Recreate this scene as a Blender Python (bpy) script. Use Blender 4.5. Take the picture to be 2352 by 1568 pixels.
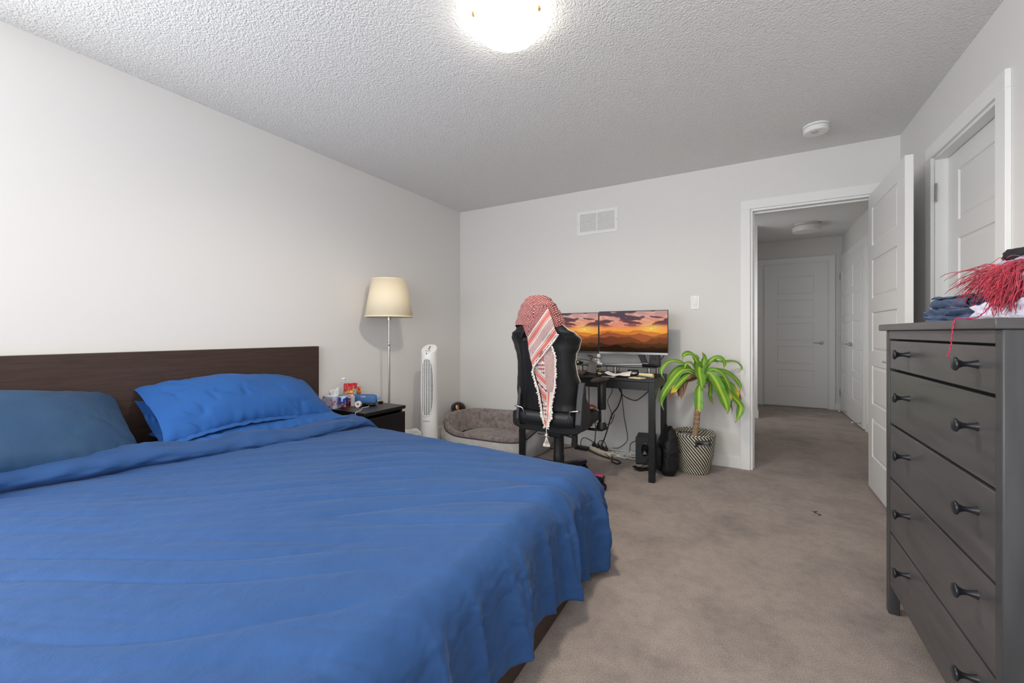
import bpy, bmesh, math, random
from mathutils import Vector, Matrix, noise, Euler
PI = math.pi
S = bpy.context.scene
COL = S.collection
for o in list(bpy.data.objects): bpy.data.objects.remove(o)
rnd = random.Random(7)

# ------------------------------------------------------------------ camera, light, exposure
YAW = math.atan2(543, 957)
cam_d = bpy.data.cameras.new('camera'); cam = bpy.data.objects.new('camera', cam_d); COL.objects.link(cam)
cam.location = (0, 0, 1.084); cam.rotation_euler = (PI/2, 0, YAW)
cam_d.sensor_width = 36; cam_d.lens = 36*957/2352; cam_d.shift_y = -20/2352
cam_d.clip_start = .02
S.camera = cam
S.view_settings.view_transform = 'Standard'; S.view_settings.look = 'None'
S.view_settings.gamma = 1; S.view_settings.use_curve_mapping = False
S.view_settings.exposure = 0.28

w = bpy.data.worlds.new('world'); S.world = w; w.use_nodes = True
w.node_tree.nodes['Background'].inputs[0].default_value = (.62, .78, 1, 1)
w.node_tree.nodes['Background'].inputs[1].default_value = 1.0

def area(name, loc, rot, sx, sy, power, color, spread=PI):
    l = bpy.data.lights.new(name, 'AREA'); l.shape = 'RECTANGLE'; l.size = sx; l.size_y = sy
    l.energy = power; l.color = color; l.spread = spread
    o = bpy.data.objects.new(name, l); COL.objects.link(o); o.location = loc; o.rotation_euler = rot
    return o
# daylight coming in through the two windows (behind the camera, and left end of the front wall)
WIN = (-2.2, .60, .75, 2.20)         # window opening in wall_front  x0 x1 z0 z1
WY = -1.35                             # front wall plane
area('window_daylight', ((WIN[0]+WIN[1])/2, WY-.10, 1.45), (math.radians(108), 0, 0), WIN[1]-WIN[0]-.1, 1.3, 46, (1, .99, .98))
WIN2 = (-1.2, -.10, .75, 2.20)          # window opening in wall_left behind the camera
area('side_window_daylight', (-2.828-.10, (WIN2[0]+WIN2[1])/2, 1.47), (0, math.radians(-104), 0), 1.3, 1.0, 46, (.97, .985, 1))
# unseen fill light added inside the hall, aimed to brighten its end wall
area('hall_fill', (-.75, 5.3, 1.35), Vector((.75, .85, -.05)).to_track_quat('-Z', 'Z').to_euler(), .9, 1.2, 8.0, (.98, .99, 1), math.radians(120))

# ------------------------------------------------------------------ helpers
def lin(c):
    c = c/255.
    return c/12.92 if c <= .04045 else ((c+.055)/1.055)**2.4
def rgb(r, g, b): return (lin(r), lin(g), lin(b), 1)

MATS = {}
def mat(name, col, rough=.6, metal=0, spec=.5, bump=None, var=None, attr=False, sheen=0, emit=0,
        trans=0, stretch=(1, 1, 1), coat=0, alpha=1, sss=0):
    """bump=(scale,strength,distance[,detail]); var=(color2, scale, detail, contrast)"""
    if name in MATS: return MATS[name]
    m = bpy.data.materials.new(name); m.use_nodes = True; nt = m.node_tree; N = nt.nodes; L = nt.links
    b = N['Principled BSDF']
    b.inputs['Base Color'].default_value = col; b.inputs['Roughness'].default_value = rough
    b.inputs['Metallic'].default_value = metal; b.inputs['Specular IOR Level'].default_value = spec
    b.inputs['Sheen Weight'].default_value = sheen; b.inputs['Coat Weight'].default_value = coat
    b.inputs['Transmission Weight'].default_value = trans; b.inputs['Alpha'].default_value = alpha
    tc = N.new('ShaderNodeTexCoord'); mp = N.new('ShaderNodeMapping'); mp.inputs['Scale'].default_value = stretch
    L.new(tc.outputs['Object'], mp.inputs['Vector'])
    csock = None
    if attr:
        a = N.new('ShaderNodeAttribute'); a.attribute_name = 'col'; csock = a.outputs['Color']
    if var:
        n = N.new('ShaderNodeTexNoise'); n.inputs['Scale'].default_value = var[1]; n.inputs['Detail'].default_value = var[2]
        L.new(mp.outputs[0], n.inputs['Vector'])
        r = N.new('ShaderNodeMapRange'); ct = var[3] if len(var) > 3 else .2
        r.inputs['From Min'].default_value = .5-ct; r.inputs['From Max'].default_value = .5+ct
        L.new(n.outputs['Fac'], r.inputs['Value'])
        mx = N.new('ShaderNodeMix'); mx.data_type = 'RGBA'; mx.inputs[6].default_value = col; mx.inputs[7].default_value = var[0]
        if csock: L.new(csock, mx.inputs[6])
        L.new(r.outputs[0], mx.inputs[0]); csock = mx.outputs[2]
    if csock: L.new(csock, b.inputs['Base Color'])
    if emit:
        b.inputs['Emission Strength'].default_value = emit
        if csock: L.new(csock, b.inputs['Emission Color'])
        else: b.inputs['Emission Color'].default_value = col
    if bump:
        n = N.new('ShaderNodeTexNoise'); n.inputs['Scale'].default_value = bump[0]
        n.inputs['Detail'].default_value = bump[3] if len(bump) > 3 else 3
        L.new(mp.outputs[0], n.inputs['Vector'])
        bp = N.new('ShaderNodeBump'); bp.inputs['Strength'].default_value = bump[1]; bp.inputs['Distance'].default_value = bump[2]
        L.new(n.outputs['Fac'], bp.inputs['Height']); L.new(bp.outputs[0], b.inputs['Normal'])
    MATS[name] = m
    return m

class MB:
    def __init__(s): s.v = []; s.f = []; s.c = None
    def add(s, vs, fs, M=None):
        n = len(s.v)
        s.v += [tuple(M @ Vector(p)) if M is not None else tuple(p) for p in vs]
        s.f += [tuple(i+n for i in f) for f in fs]
        return s
    def box(s, x0, x1, y0, y1, z0, z1, M=None):
        v = [(x, y, z) for z in (z0, z1) for y in (y0, y1) for x in (x0, x1)]
        return s.add(v, [(0, 2, 3, 1), (4, 5, 7, 6), (0, 1, 5, 4), (1, 3, 7, 5), (3, 2, 6, 7), (2, 0, 4, 6)], M)
    def tube(s, pts, r, n=8, caps=True, flat=1.0):
        pts = [Vector(p) for p in pts]; k = len(pts)
        rr = r if isinstance(r, (list, tuple)) else [r]*k
        vs = []; fs = []; up = None
        for i, p in enumerate(pts):
            t = (pts[min(i+1, k-1)]-pts[max(i-1, 0)])
            t = t.normalized() if t.length > 1e-9 else Vector((0, 0, 1))
            if up is None:
                up = Vector((0, 0, 1)) if abs(t.z) < .9 else Vector((0, 1, 0))
            a = t.cross(up)
            if a.length < 1e-6: a = t.cross(Vector((1, 0, 0)))
            a.normalize(); bb = a.cross(t).normalized(); up = bb
            for j in range(n):
                q = 2*PI*j/n
                vs.append(p+a*math.cos(q)*rr[i]+bb*math.sin(q)*rr[i]*flat)
        for i in range(k-1):
            for j in range(n):
                fs.append((i*n+j, i*n+(j+1) % n, (i+1)*n+(j+1) % n, (i+1)*n+j))
        if caps:
            fs.append(tuple(reversed(range(n)))); fs.append(tuple(range((k-1)*n, k*n)))
        return s.add(vs, fs)
    def lathe(s, prof, n=24, M=None, caps=True, sx=1, sy=1):
        vs = [(r*math.cos(2*PI*j/n)*sx, r*math.sin(2*PI*j/n)*sy, z) for r, z in prof for j in range(n)]
        fs = [(i*n+j, i*n+(j+1) % n, (i+1)*n+(j+1) % n, (i+1)*n+j) for i in range(len(prof)-1) for j in range(n)]
        if caps:
            fs.append(tuple(reversed(range(n)))); fs.append(tuple(range((len(prof)-1)*n, len(prof)*n)))
        return s.add(vs, fs, M)
    def prism(s, poly, a, b, M=None, axis='z'):
        n = len(poly)
        def P(p, h):
            return (p[0], p[1], h) if axis == 'z' else ((p[0], h, p[1]) if axis == 'y' else (h, p[0], p[1]))
        vs = [P(p, a) for p in poly]+[P(p, b) for p in poly]
        fs = [tuple(reversed(range(n))), tuple(range(n, 2*n))]+[(i, (i+1) % n, n+(i+1) % n, n+i) for i in range(n)]
        return s.add(vs, fs, M)
    def grid(s, nu, nv, f, cu=False, cv=False, M=None):
        """f(i/(nu-1), j/(nv-1)) -> point; cu/cv close in that direction (then i/nu)"""
        vs = [f(i/(nu if cu else nu-1), j/(nv if cv else nv-1)) for i in range(nu) for j in range(nv)]
        fs = []
        for i in range(nu if cu else nu-1):
            for j in range(nv if cv else nv-1):
                i2 = (i+1) % nu; j2 = (j+1) % nv
                fs.append((i*nv+j, i2*nv+j, i2*nv+j2, i*nv+j2))
        return s.add(vs, fs, M)
    def build(s, name, m, parent=None, bevel=0, seg=2, angle=35, smooth=True, solid=0, subsurf=0, colf=None, fix=True, disp=None, **props):
        me = bpy.data.meshes.new(name); me.from_pydata(s.v, [], s.f)
        if fix:
            bm = bmesh.new(); bm.from_mesh(me); bmesh.ops.recalc_face_normals(bm, faces=bm.faces); bm.to_mesh(me); bm.free()
        me.update()
        if colf:
            at = me.color_attributes.new('col', 'FLOAT_COLOR', 'POINT')
            buf = []
            for i, p in enumerate(s.v):
                c = colf(i, p); buf += [c[0], c[1], c[2], 1]
            at.data.foreach_set('color', buf)
        if smooth:
            me.shade_smooth()
            if angle < 180: me.set_sharp_from_angle(angle=math.radians(angle))
        me.materials.append(m)
        o = bpy.data.objects.new(name, me); COL.objects.link(o)
        if parent is not None: o.parent = parent
        if solid:
            md = o.modifiers.new('s', 'SOLIDIFY'); md.thickness = solid; md.offset = 0
        if bevel:
            md = o.modifiers.new('b', 'BEVEL'); md.width = bevel; md.segments = seg; md.limit_method = 'ANGLE'; md.angle_limit = math.radians(40)
            md.harden_normals = False
        if subsurf:
            md = o.modifiers.new('ss', 'SUBSURF'); md.levels = subsurf; md.render_levels = subsurf
        for k, v in props.items(): o[k] = v
        return o
def box(name, d, m, parent=None, bevel=.002, M=None, **kw):
    return MB().box(*d, M=M).build(name, m, parent, bevel=bevel, **kw)
def thing(name, label, cat, loc=(0, 0, 0), rz=0, group=None):
    o = bpy.data.objects.new(name, None); COL.objects.link(o); o.location = loc; o.rotation_euler = (0, 0, rz)
    o.empty_display_size = .05
    o['label'] = label; o['category'] = cat
    if group: o['group'] = group
    return o
def tag(o, label, cat, group=None, kind=None):
    o['label'] = label; o['category'] = cat
    if group: o['group'] = group
    if kind: o['kind'] = kind
    return o
def struct(o, label=None, cat=None):
    o['kind'] = 'structure'
    if label: o['label'] = label
    if cat: o['category'] = cat
    return o
def at(o, x=0, y=0, z=0, rz=0, rx=0, ry=0):
    o.location = (x, y, z); o.rotation_euler = (rx, ry, rz); return o
def T(x, y, z): return Matrix.Translation((x, y, z))
def R(a, ax): return Matrix.Rotation(a, 4, ax)
def lerp(a, b, t): return a+(b-a)*t
def sm(a, b, x):
    t = max(0, min(1, (x-a)/(b-a))); return t*t*(3-2*t)
def mixc(a, b, t): return tuple(a[i]*(1-t)+b[i]*t for i in range(3))
def nz(x, y, z=0): return noise.noise(Vector((x, y, z)))
def fbm(x, y, z=0, o=4): return noise.fractal(Vector((x, y, z)), 1.0, 2.0, o)
def interp(tab, x):
    if x <= tab[0][0]: return tab[0][1]
    for (a, p), (b, q) in zip(tab, tab[1:]):
        if x <= b:
            t = (x-a)/(b-a); t = t*t*(3-2*t); return p+(q-p)*t
    return tab[-1][1]
def text(name, s, size, m, M, parent=None, ext=.0004, **props):
    cu = bpy.data.curves.new(name, 'FONT'); cu.body = s; cu.size = size; cu.extrude = ext; cu.align_x = 'CENTER'; cu.align_y = 'CENTER'
    t = bpy.data.objects.new('tmp', cu); COL.objects.link(t)
    bpy.context.view_layer.update()
    dg = bpy.context.evaluated_depsgraph_get()
    me = bpy.data.meshes.new_from_object(t.evaluated_get(dg)); bpy.data.objects.remove(t)
    me.transform(M); me.materials.clear(); me.materials.append(m); me.name = name
    o = bpy.data.objects.new(name, me); COL.objects.link(o)
    if parent is not None: o.parent = parent
    return o
def arc(p0, p1, sag, n=12):
    p0 = Vector(p0); p1 = Vector(p1)
    return [p0.lerp(p1, i/n)+Vector((0, 0, -sag*4*(i/n)*(1-i/n))) for i in range(n+1)]
def spline(pts, n=8):
    P = [Vector(p) for p in pts]; P = [P[0]*2-P[1]]+P+[P[-1]*2-P[-2]]; out = []
    for i in range(1, len(P)-2):
        for k in range(n):
            t = k/n; a, b, c, d = P[i-1], P[i], P[i+1], P[i+2]
            out.append(.5*((2*b)+(c-a)*t+(2*a-5*b+4*c-d)*t*t+(3*b-a-3*c+d)*t**3))
    out.append(P[-2]); return out

# ------------------------------------------------------------------ materials
mWall = mat('wall_paint', rgb(228, 226, 223), .75, spec=.25, bump=(60, .05, .002))
mTrim = mat('white_trim_paint', rgb(238, 238, 236), .42, spec=.4)
mDoor = mat('white_door_paint', rgb(232, 231, 229), .4, spec=.4)
mBlackLac = mat('black_lacquer', rgb(22, 21, 22), .45)
mBlackPl = mat('black_plastic', rgb(20, 20, 21), .45)
mDarkPl = mat('dark_grey_plastic', rgb(42, 43, 45), .5)
mSteel = mat('brushed_steel', rgb(190, 188, 184), .3, metal=1)
mNickel = mat('satin_nickel', rgb(200, 196, 190), .3, metal=1)
mChrome = mat('chrome', rgb(225, 225, 225), .08, metal=1)
mWhitePl = mat('white_plastic', rgb(236, 236, 234), .35)
mLeather = mat('black_faux_leather', rgb(24, 24, 25), .42, bump=(90, .12, .002), spec=.45)
mCable = mat('black_cable', rgb(38, 38, 40), .5)
mWhiteC = mat('white_cable', rgb(225, 226, 226), .5)
mPaper = mat('paper', rgb(240, 236, 226), .8)
mYel = mat('cream_paper', rgb(238, 220, 165), .8)
mGap = mat('dark_gap', rgb(6, 6, 6), .9)

def ceiling_mat():
    m = mat('stippled_ceiling', rgb(236, 235, 233), .9, spec=.1)
    nt = m.node_tree; N = nt.nodes; L = nt.links; b = N['Principled BSDF']
    tc = N.new('ShaderNodeTexCoord')
    n1 = N.new('ShaderNodeTexNoise'); n1.inputs['Scale'].default_value = 85; n1.inputs['Detail'].default_value = 4; n1.inputs['Roughness'].default_value = .6
    n2 = N.new('ShaderNodeTexVoronoi'); n2.inputs['Scale'].default_value = 120
    L.new(tc.outputs['Object'], n1.inputs['Vector']); L.new(tc.outputs['Object'], n2.inputs['Vector'])
    ad = N.new('ShaderNodeMath'); ad.operation = 'SUBTRACT'; L.new(n1.outputs['Fac'], ad.inputs[0])
    ml = N.new('ShaderNodeMath'); ml.operation = 'MULTIPLY'; ml.inputs[1].default_value = .35; L.new(n2.outputs['Distance'], ml.inputs[0]); L.new(ml.outputs[0], ad.inputs[1])
    bp = N.new('ShaderNodeBump'); bp.inputs['Strength'].default_value = .7; bp.inputs['Distance'].default_value = .012
    L.new(ad.outputs[0], bp.inputs['Height']); L.new(bp.outputs[0], b.inputs['Normal'])
    return m
mCeil = ceiling_mat()
def carpet_mat():
    m = mat('carpet', rgb(165, 156, 150), .95, spec=.05, sheen=.15)
    nt = m.node_tree; N = nt.nodes; L = nt.links; b = N['Principled BSDF']
    tc = N.new('ShaderNodeTexCoord')
    def nt_(sc, det, ro=.5):
        n = N.new('ShaderNodeTexNoise'); n.inputs['Scale'].default_value = sc; n.inputs['Detail'].default_value = det; n.inputs['Roughness'].default_value = ro
        L.new(tc.outputs['Object'], n.inputs['Vector']); return n
    f = nt_(300, 4, .75); g = nt_(3.2, 5, .62); h = nt_(22, 3, .6)
    def ramp(src, a, b_, c0, c1):
        r = N.new('ShaderNodeValToRGB'); r.color_ramp.elements[0].position = a; r.color_ramp.elements[1].position = b_
        r.color_ramp.elements[0].color = c0; r.color_ramp.elements[1].color = c1; L.new(src, r.inputs[0]); return r
    r1 = ramp(f.outputs['Fac'], .36, .62, rgb(146, 132, 123), rgb(232, 216, 205))
    r2 = ramp(g.outputs['Fac'], .30, .55, (.70, .70, .72, 1), (1, 1, 1, 1))
    r3 = ramp(h.outputs['Fac'], .3, .6, (.86, .86, .86, 1), (1, 1, 1, 1))
    mu = N.new('ShaderNodeMix'); mu.data_type = 'RGBA'; mu.blend_type = 'MULTIPLY'; mu.inputs[0].default_value = 1
    L.new(r1.outputs[0], mu.inputs[6]); L.new(r2.outputs[0], mu.inputs[7])
    mv = N.new('ShaderNodeMix'); mv.data_type = 'RGBA'; mv.blend_type = 'MULTIPLY'; mv.inputs[0].default_value = 1
    L.new(mu.outputs[2], mv.inputs[6]); L.new(r3.outputs[0], mv.inputs[7])
    L.new(mv.outputs[2], b.inputs['Base Color'])
    bp = N.new('ShaderNodeBump'); bp.inputs['Strength'].default_value = .9; bp.inputs['Distance'].default_value = .008
    L.new(f.outputs['Fac'], bp.inputs['Height']); L.new(bp.outputs[0], b.inputs['Normal'])
    return m
mCarpet = carpet_mat()
def wood(name, c1, c2, rough, sc=(1, 1, 1), scale=9, coat=0, bmp=.08):
    return mat(name, rgb(*c1), rough, var=(rgb(*c2), scale, 6, .14), stretch=sc, coat=coat, bump=(scale*4, bmp, .002))

# ------------------------------------------------------------------ room shell
XL, XR, YB, H = -2.828, .906, 3.80, 2.44
struct(box('floor', (XL-.12, 1.3, WY-.12, 7.6, -.1, 0), mCarpet, bevel=0), 'grey beige cut pile carpet with worn patches', 'carpet')
struct(box('ceiling', (XL-.12, 1.3, WY-.12, 7.6, H, H+.1), mCeil, bevel=0), 'white stippled ceiling', 'ceiling')
struct(MB().box(XL-.12, XL, WY-.12, WIN2[0], 0, H).box(XL-.12, XL, WIN2[1], YB+.12, 0, H).box(XL-.12, XL, WIN2[0], WIN2[1], 0, WIN2[2]).box(XL-.12, XL, WIN2[0], WIN2[1], WIN2[3], H).build('wall_left', mWall))
OX0, OX1, OZ = .012, .790, 2.06
struct(MB().box(XL-.12, OX0, YB, YB+.12, 0, H).box(OX1, 1.14, YB, YB+.12, 0, H).box(OX0, OX1, YB, YB+.12, OZ, H).build('wall_back', mWall))
CY0, CY1 = 2.49, 3.19
struct(MB().box(XR, XR+.12, WY-.12, CY0, 0, H).box(XR, XR+.12, CY1, YB, 0, H).box(XR, XR+.12, CY0, CY1, 2.06, H).box(XR+.12, XR+.14, CY0-.1, CY1+.1, 0, H).build('wall_right', mWall))
struct(MB().box(XL, WIN[0], WY-.12, WY, 0, H).box(WIN[1], XR, WY-.12, WY, 0, H).box(WIN[0], WIN[1], WY-.12, WY, 0, WIN[2]).box(WIN[0], WIN[1], WY-.12, WY, WIN[3], H).build('wall_front', mWall))
# hall walls
struct(box('wall_hall_left', (-1.12, -1.0, YB+.12, 6.15, 0, H), mWall, bevel=0))
struct(box('wall_hall_corner', (-1.12, .10, 6.15, 7.5, 0, H), mWall, bevel=0))
struct(box('wall_hall_end', (.10, 1.26, 7.35, 7.5, 0, H), mWall, bevel=0))
struct(box('wall_hall_right', (1.14, 1.26, YB, 7.35, 0, H), mWall, bevel=0))

def rects(name, boxes, bevel=.002, m=mTrim):
    b = MB()
    for d in boxes: b.box(*d)
    return struct(b.build(name, m, bevel=bevel))
# baseboards
BH = .092
rects('baseboard_back', [(XL, -.055, YB-.013, YB, 0, BH)])
rects('baseboard_left', [(XL, XL+.013, WY, YB-.013, 0, BH)])
rects('baseboard_right', [(XR-.013, XR, WY, 2.41, 0, BH), (XR-.013, XR, 3.272, YB, 0, BH)])
rects('baseboard_hall_corner', [(-1.0, .112, 6.137, 6.15, 0, BH), (.10, .112, 6.15, 7.35, 0, BH)])
rects('baseboard_hall_end', [(1.062, 1.14, 7.337, 7.35, 0, BH)])
rects('baseboard_hall_right', [(1.127, 1.14, YB+.12, 5.86, 0, BH)])
# casings : bedroom doorway
rects('trim_1', [(-.055, OX0, YB-.018, YB, 0, 2.06), (-.055, .86, YB-.018, YB, 2.06, 2.13), (OX1, .86, YB-.018, YB, 0, 2.06),
                 (OX0-.001, OX0+.018, YB-.004, YB+.125, 0, 2.043), (OX0, OX1, YB-.004, YB+.125, 2.043, 2.061), (OX1-.018, OX1+.001, YB-.004, YB+.125, 0, 2.043),
                 (OX0+.018, OX0+.030, YB+.045, YB+.085, 0, 2.031), (OX0+.018, OX1-.018, YB+.045, YB+.085, 2.031, 2.043)])
# closet door casing on the right wall
rects('trim_2', [(XR-.018, XR, CY1, CY1+.08, 0, 2.06), (XR-.018, XR, CY0-.08, CY0, 0, 2.06), (XR-.018, XR, CY0-.08, CY1+.08, 2.06, 2.135),
                 (XR-.004, XR+.115, CY1-.016, CY1+.001, 0, 2.045), (XR-.004, XR+.115, CY0-.001, CY0+.016, 0, 2.045), (XR-.004, XR+.115, CY0, CY1, 2.045, 2.061)])
# casing of hall end door, and of the double closet
rects('trim_3', [(.105, .19, 7.332, 7.35, 0, 2.10), (.105, 1.062, 7.332, 7.35, 2.10, 2.18), (.992, 1.062, 7.332, 7.35, 0, 2.10),
                 (.19, .206, 7.325, 7.35, 0, 2.085), (.976, .992, 7.325, 7.35, 0, 2.085), (.19, .992, 7.325, 7.35, 2.085, 2.10)])
rects('trim_4', [(1.122, 1.14, 7.255, 7.33, 0, 2.085), (1.122, 1.14, 5.87, 5.945, 0, 2.085), (1.122, 1.14, 5.87, 7.33, 2.085, 2.155)])
# window in the wall behind the camera
mGlass = mat('window_glass', (1, 1, 1, 1), 0, trans=1)
fr = MB(); x0, x1, z0, z1 = WIN
for d in ((x0, x0+.05, WY-.09, WY-.03, z0, z1), (x1-.05, x1, WY-.09, WY-.03, z0, z1), (x0, x1, WY-.09, WY-.03, z0, z0+.05), (x0, x1, WY-.09, WY-.03, z1-.05, z1)):
    fr.box(*d)
struct(fr.build('window_1', mTrim, bevel=.002))
fr = MB(); y0, y1, z0, z1 = WIN2
for d in ((y0, y0+.05, z0, z1), (y1-.05, y1, z0, z1), (y0+.05, y1-.05, z0, z0+.05), (y0+.05, y1-.05, z1-.05, z1)): fr.box(XL-.09, XL-.03, *d)
struct(fr.build('window_2', mTrim, bevel=.002))

# ------------------------------------------------------------------ doors
def door_panel_mesh(wd, ht, t, px0, px1, zs, d=.007):
    """slab in local x (0..wd), y (0..t), z; zs = list of (z0,z1) recessed panels, both faces moulded"""
    b = MB()
    for side in (0, 1):
        y0 = 0 if side == 0 else t; sg = 1 if side == 0 else -1
        def F(p): return (p[0], y0+sg*p[2], p[1])
        def quad(a, c, e, g): b.add([F(a), F(c), F(e), F(g)], [(0, 1, 2, 3)])
        quad((0, 0, 0), (px0, 0, 0), (px0, ht, 0), (0, ht, 0)); quad((px1, 0, 0), (wd, 0, 0), (wd, ht, 0), (px1, ht, 0))
        zz = [0]
        for a, c in zs: zz += [a, c]
        zz.append(ht)
        for i in range(0, len(zz), 2): quad((px0, zz[i], 0), (px1, zz[i], 0), (px1, zz[i+1], 0), (px0, zz[i+1], 0))
        for a, c in zs:
            rings = [(0, 0), (.006, d), (.012, d), (.026, d*.25)]
            pr = None
            for off, dep in rings:
                r = [F((px0+off, a+off, dep)), F((px1-off, a+off, dep)), F((px1-off, c-off, dep)), F((px0+off, c-off, dep))]
                if pr: b.add(pr+r, [(k, (k+1) % 4, 4+(k+1) % 4, 4+k) for k in range(4)])
                pr = r
            b.add(pr, [(0, 1, 2, 3)])
    b.add([(0, 0, 0), (wd, 0, 0), (wd, t, 0), (0, t, 0), (0, 0, ht), (wd, 0, ht), (wd, t, ht), (0, t, ht)],
          [(0, 1, 2, 3), (4, 5, 6, 7), (0, 3, 7, 4), (1, 2, 6, 5)])
    return b
def door_obj(name, wd, ht, t, px0, px1, zs, M, label=None, cat='door'):
    b = door_panel_mesh(wd, ht, t, px0, px1, zs)
    b.v = [tuple(M @ Vector(p)) for p in b.v]
    o = b.build(name, mDoor, smooth=False, fix=False)
    bm = bmesh.new(); bm.from_mesh(o.data); bmesh.ops.remove_doubles(bm, verts=bm.verts, dist=1e-5); bmesh.ops.recalc_face_normals(bm, faces=bm.faces); bm.to_mesh(o.data); bm.free()
    return struct(o, label, cat)
def lever(parent, M, flip=1, m=mNickel):
    """M: origin on the door face, local -y out of the door, lever along local x*flip"""
    b = MB()
    b.lathe([(.026, 0), (.026, .006), (.022, .009), (.010, .010), (.010, .045)], 20, M @ R(PI/2, 'X'))
    pts = [M @ Vector((flip*x, -.045-.006*math.sin(x*20), 0)) for x in (0, .02, .05, .08, .11)]
    b.tube(pts, [.010, .009, .008, .008, .007], 8, flat=.7)
    return b.build('door_handle', m, parent)
def hinge(parent, M, h=.09):
    b = MB()
    for k in range(5):
        z = -h/2+k*h/5; b.lathe([(.0065, z+.001), (.0065, z+h/5-.001)], 10, M)
    b.lathe([(.004, -h/2-.004), (.004, h/2+.004)], 8, M)
    b.box(-.016, -.004, -.001, .003, -h/2, h/2, M=M).box(.004, .016, -.001, .003, -h/2, h/2, M=M)
    return b.build('hinge', mSteel, parent)
ZS = [(.225+.36*i, .225+.36*i+.265) for i in range(5)]
# bedroom door: opened 90 degrees into the room; slab runs from (0.77,3.79) toward -y
Md = T(.735, 3.79, .012) @ R(-PI/2, 'Z') @ R(0, 'X')
d1 = door_obj('door_1', .785, 2.03, .035, .095, .785-.095-.04, ZS, Md, 'open white five panel bedroom door standing beside the doorway')
lever(d1, T(.735, 3.075, .915) @ R(-PI/2, 'Z'), -1)
lever(d1, T(.770, 3.075, .915) @ R(PI/2, 'Z'), 1)
MB().box(.742, .763, 3.0042, 3.0053, .88, .95).build('latch_plate', mSteel, d1)
for z in (.25, 1.03, 1.83): hinge(d1, T(.776, 3.797, z))
# closet door on right wall (face toward -x), recessed
Mc = T(XR+.05, CY1-.018, .012) @ R(-PI/2, 'Z')
d2 = door_obj('door_2', CY1-CY0-.036, 2.03, .035, .118, .118+.45, ZS, Mc, 'closed white five panel closet door in the right wall')
for z in (.25, 1.05, 1.86): hinge(d2, T(XR-.002, CY1-.022, z) @ R(PI/2, 'Z'), .10)
lever(d2, T(XR+.05, CY0+.06, .94) @ R(-PI/2, 'Z'), -1)
# hall end door
ZH = [(.262+.343*i, .262+.343*i+.265) for i in range(5)]
d3 = door_obj('door_3', .768, 2.07, .035, .155, .768-.155, ZH, T(.207, 7.315, .015), 'white five panel door at the end of the hall')
lever(d3, T(.905, 7.315, .941), -1)
# double doors on hall right wall
for k, (ya, yb) in enumerate(((7.253, 6.602), (6.598, 5.947))):
    dd = door_obj('door_%d' % (4+k), ya-yb, 2.065, .03, .10, ya-yb-.10, ZH, T(1.108, ya, .015) @ R(-PI/2, 'Z'),
                  ('far' if k == 0 else 'near')+' leaf of the white double closet doors in the hall')
    lever(dd, T(1.108, 6.65 if k == 0 else 6.55, .941+(.0 if k == 0 else -.0)) @ R(-PI/2, 'Z'), -1 if k == 0 else 1)
    if k == 0:
        for z in (.25, 1.03, 1.86): hinge(dd, T(1.104, 7.262, z) @ R(PI/2, 'Z'))
# strike plate on the left jamb
so = MB().box(OX0+.0175, OX0+.0195, YB+.005, YB+.03, .89, .95).build('strike_plate', mSteel); so.parent = bpy.data.objects['trim_1']
# spring door stops in the hall
for i, y in enumerate((6.85, 6.05)):
    t = thing('door_stop', 'thin metal spring door stop low on the hall double doors, the %s one' % ('farther' if i == 0 else 'nearer'), 'door stop', (1.108, y, .06), 0, 'hall door stops')
    MB().lathe([(.012, 0), (.012, .004), (.004, .006), (.004, .07)], 10, R(-PI/2, 'Y')).build('rod', mSteel, t)
    MB().lathe([(.008, .07), (.008, .085)], 10, R(-PI/2, 'Y')).build('rubber_tip', mWhitePl, t)

# ------------------------------------------------------------------ wall and ceiling fixtures
def ceiling_light(loc, r, label, lit, group=None):
    t = thing('ceiling_light', label, 'ceiling light', loc)
    if lit:
        mG = mat('lit_opal_glass', rgb(255, 250, 240), .4, emit=LAMP)
    else:
        mG = mat('unlit_opal_glass', rgb(215, 213, 208), .35)
    MB().lathe([(r*.86, 0), (r*.86, -.022), (r*.8, -.028)], 40).build('base', mWhitePl, t)
    if lit:
        l = bpy.data.lights.new('bulb_light', 'SPOT'); l.energy = 62; l.color = (1, .87, .72); l.spot_size = math.radians(172); l.spot_blend = .5; l.shadow_soft_size = .07
        lo = bpy.data.objects.new('bulb_light', l); COL.objects.link(lo); lo.parent = t; lo.location = (0, 0, -.115)
        prof = [(r, -.030), (r*1.0, -.036), (r*.95, -.052), (r*.82, -.072), (r*.6, -.09), (r*.35, -.1), (r*.1, -.104)]
        MB().lathe(prof, 48).build('glass_dome', mG, t, angle=60)
        for k in range(3):
            a = k*2*PI/3+math.radians(113)
            MB().lathe([(.002, .012), (.006, .010), (.009, 0), (.006, -.008), (.001, -.010)], 12,
                       T((r+.003)*math.cos(a), (r+.003)*math.sin(a), -.040) @ R(.5, 'X')).build('clip', mat('brass', rgb(205, 170, 120), .35, metal=.6), t)
    else:
        MB().lathe([(r, -.022), (r, -.085), (r*.96, -.094), (r*.5, -.098), (.01, -.099)], 40).build('drum_shade', mG, t)
        MB().lathe([(r+.002, -.030), (r+.002, -.036)], 40).build('trim_ring', mSteel, t)
    return t
LAMP = 9
ceiling_light((-.895, 1.545, H), .152, 'lit round glass flush light on the bedroom ceiling', True)
ceiling_light((.63, 6.33, H), .15, 'unlit round drum light on the hall ceiling', False)
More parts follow.
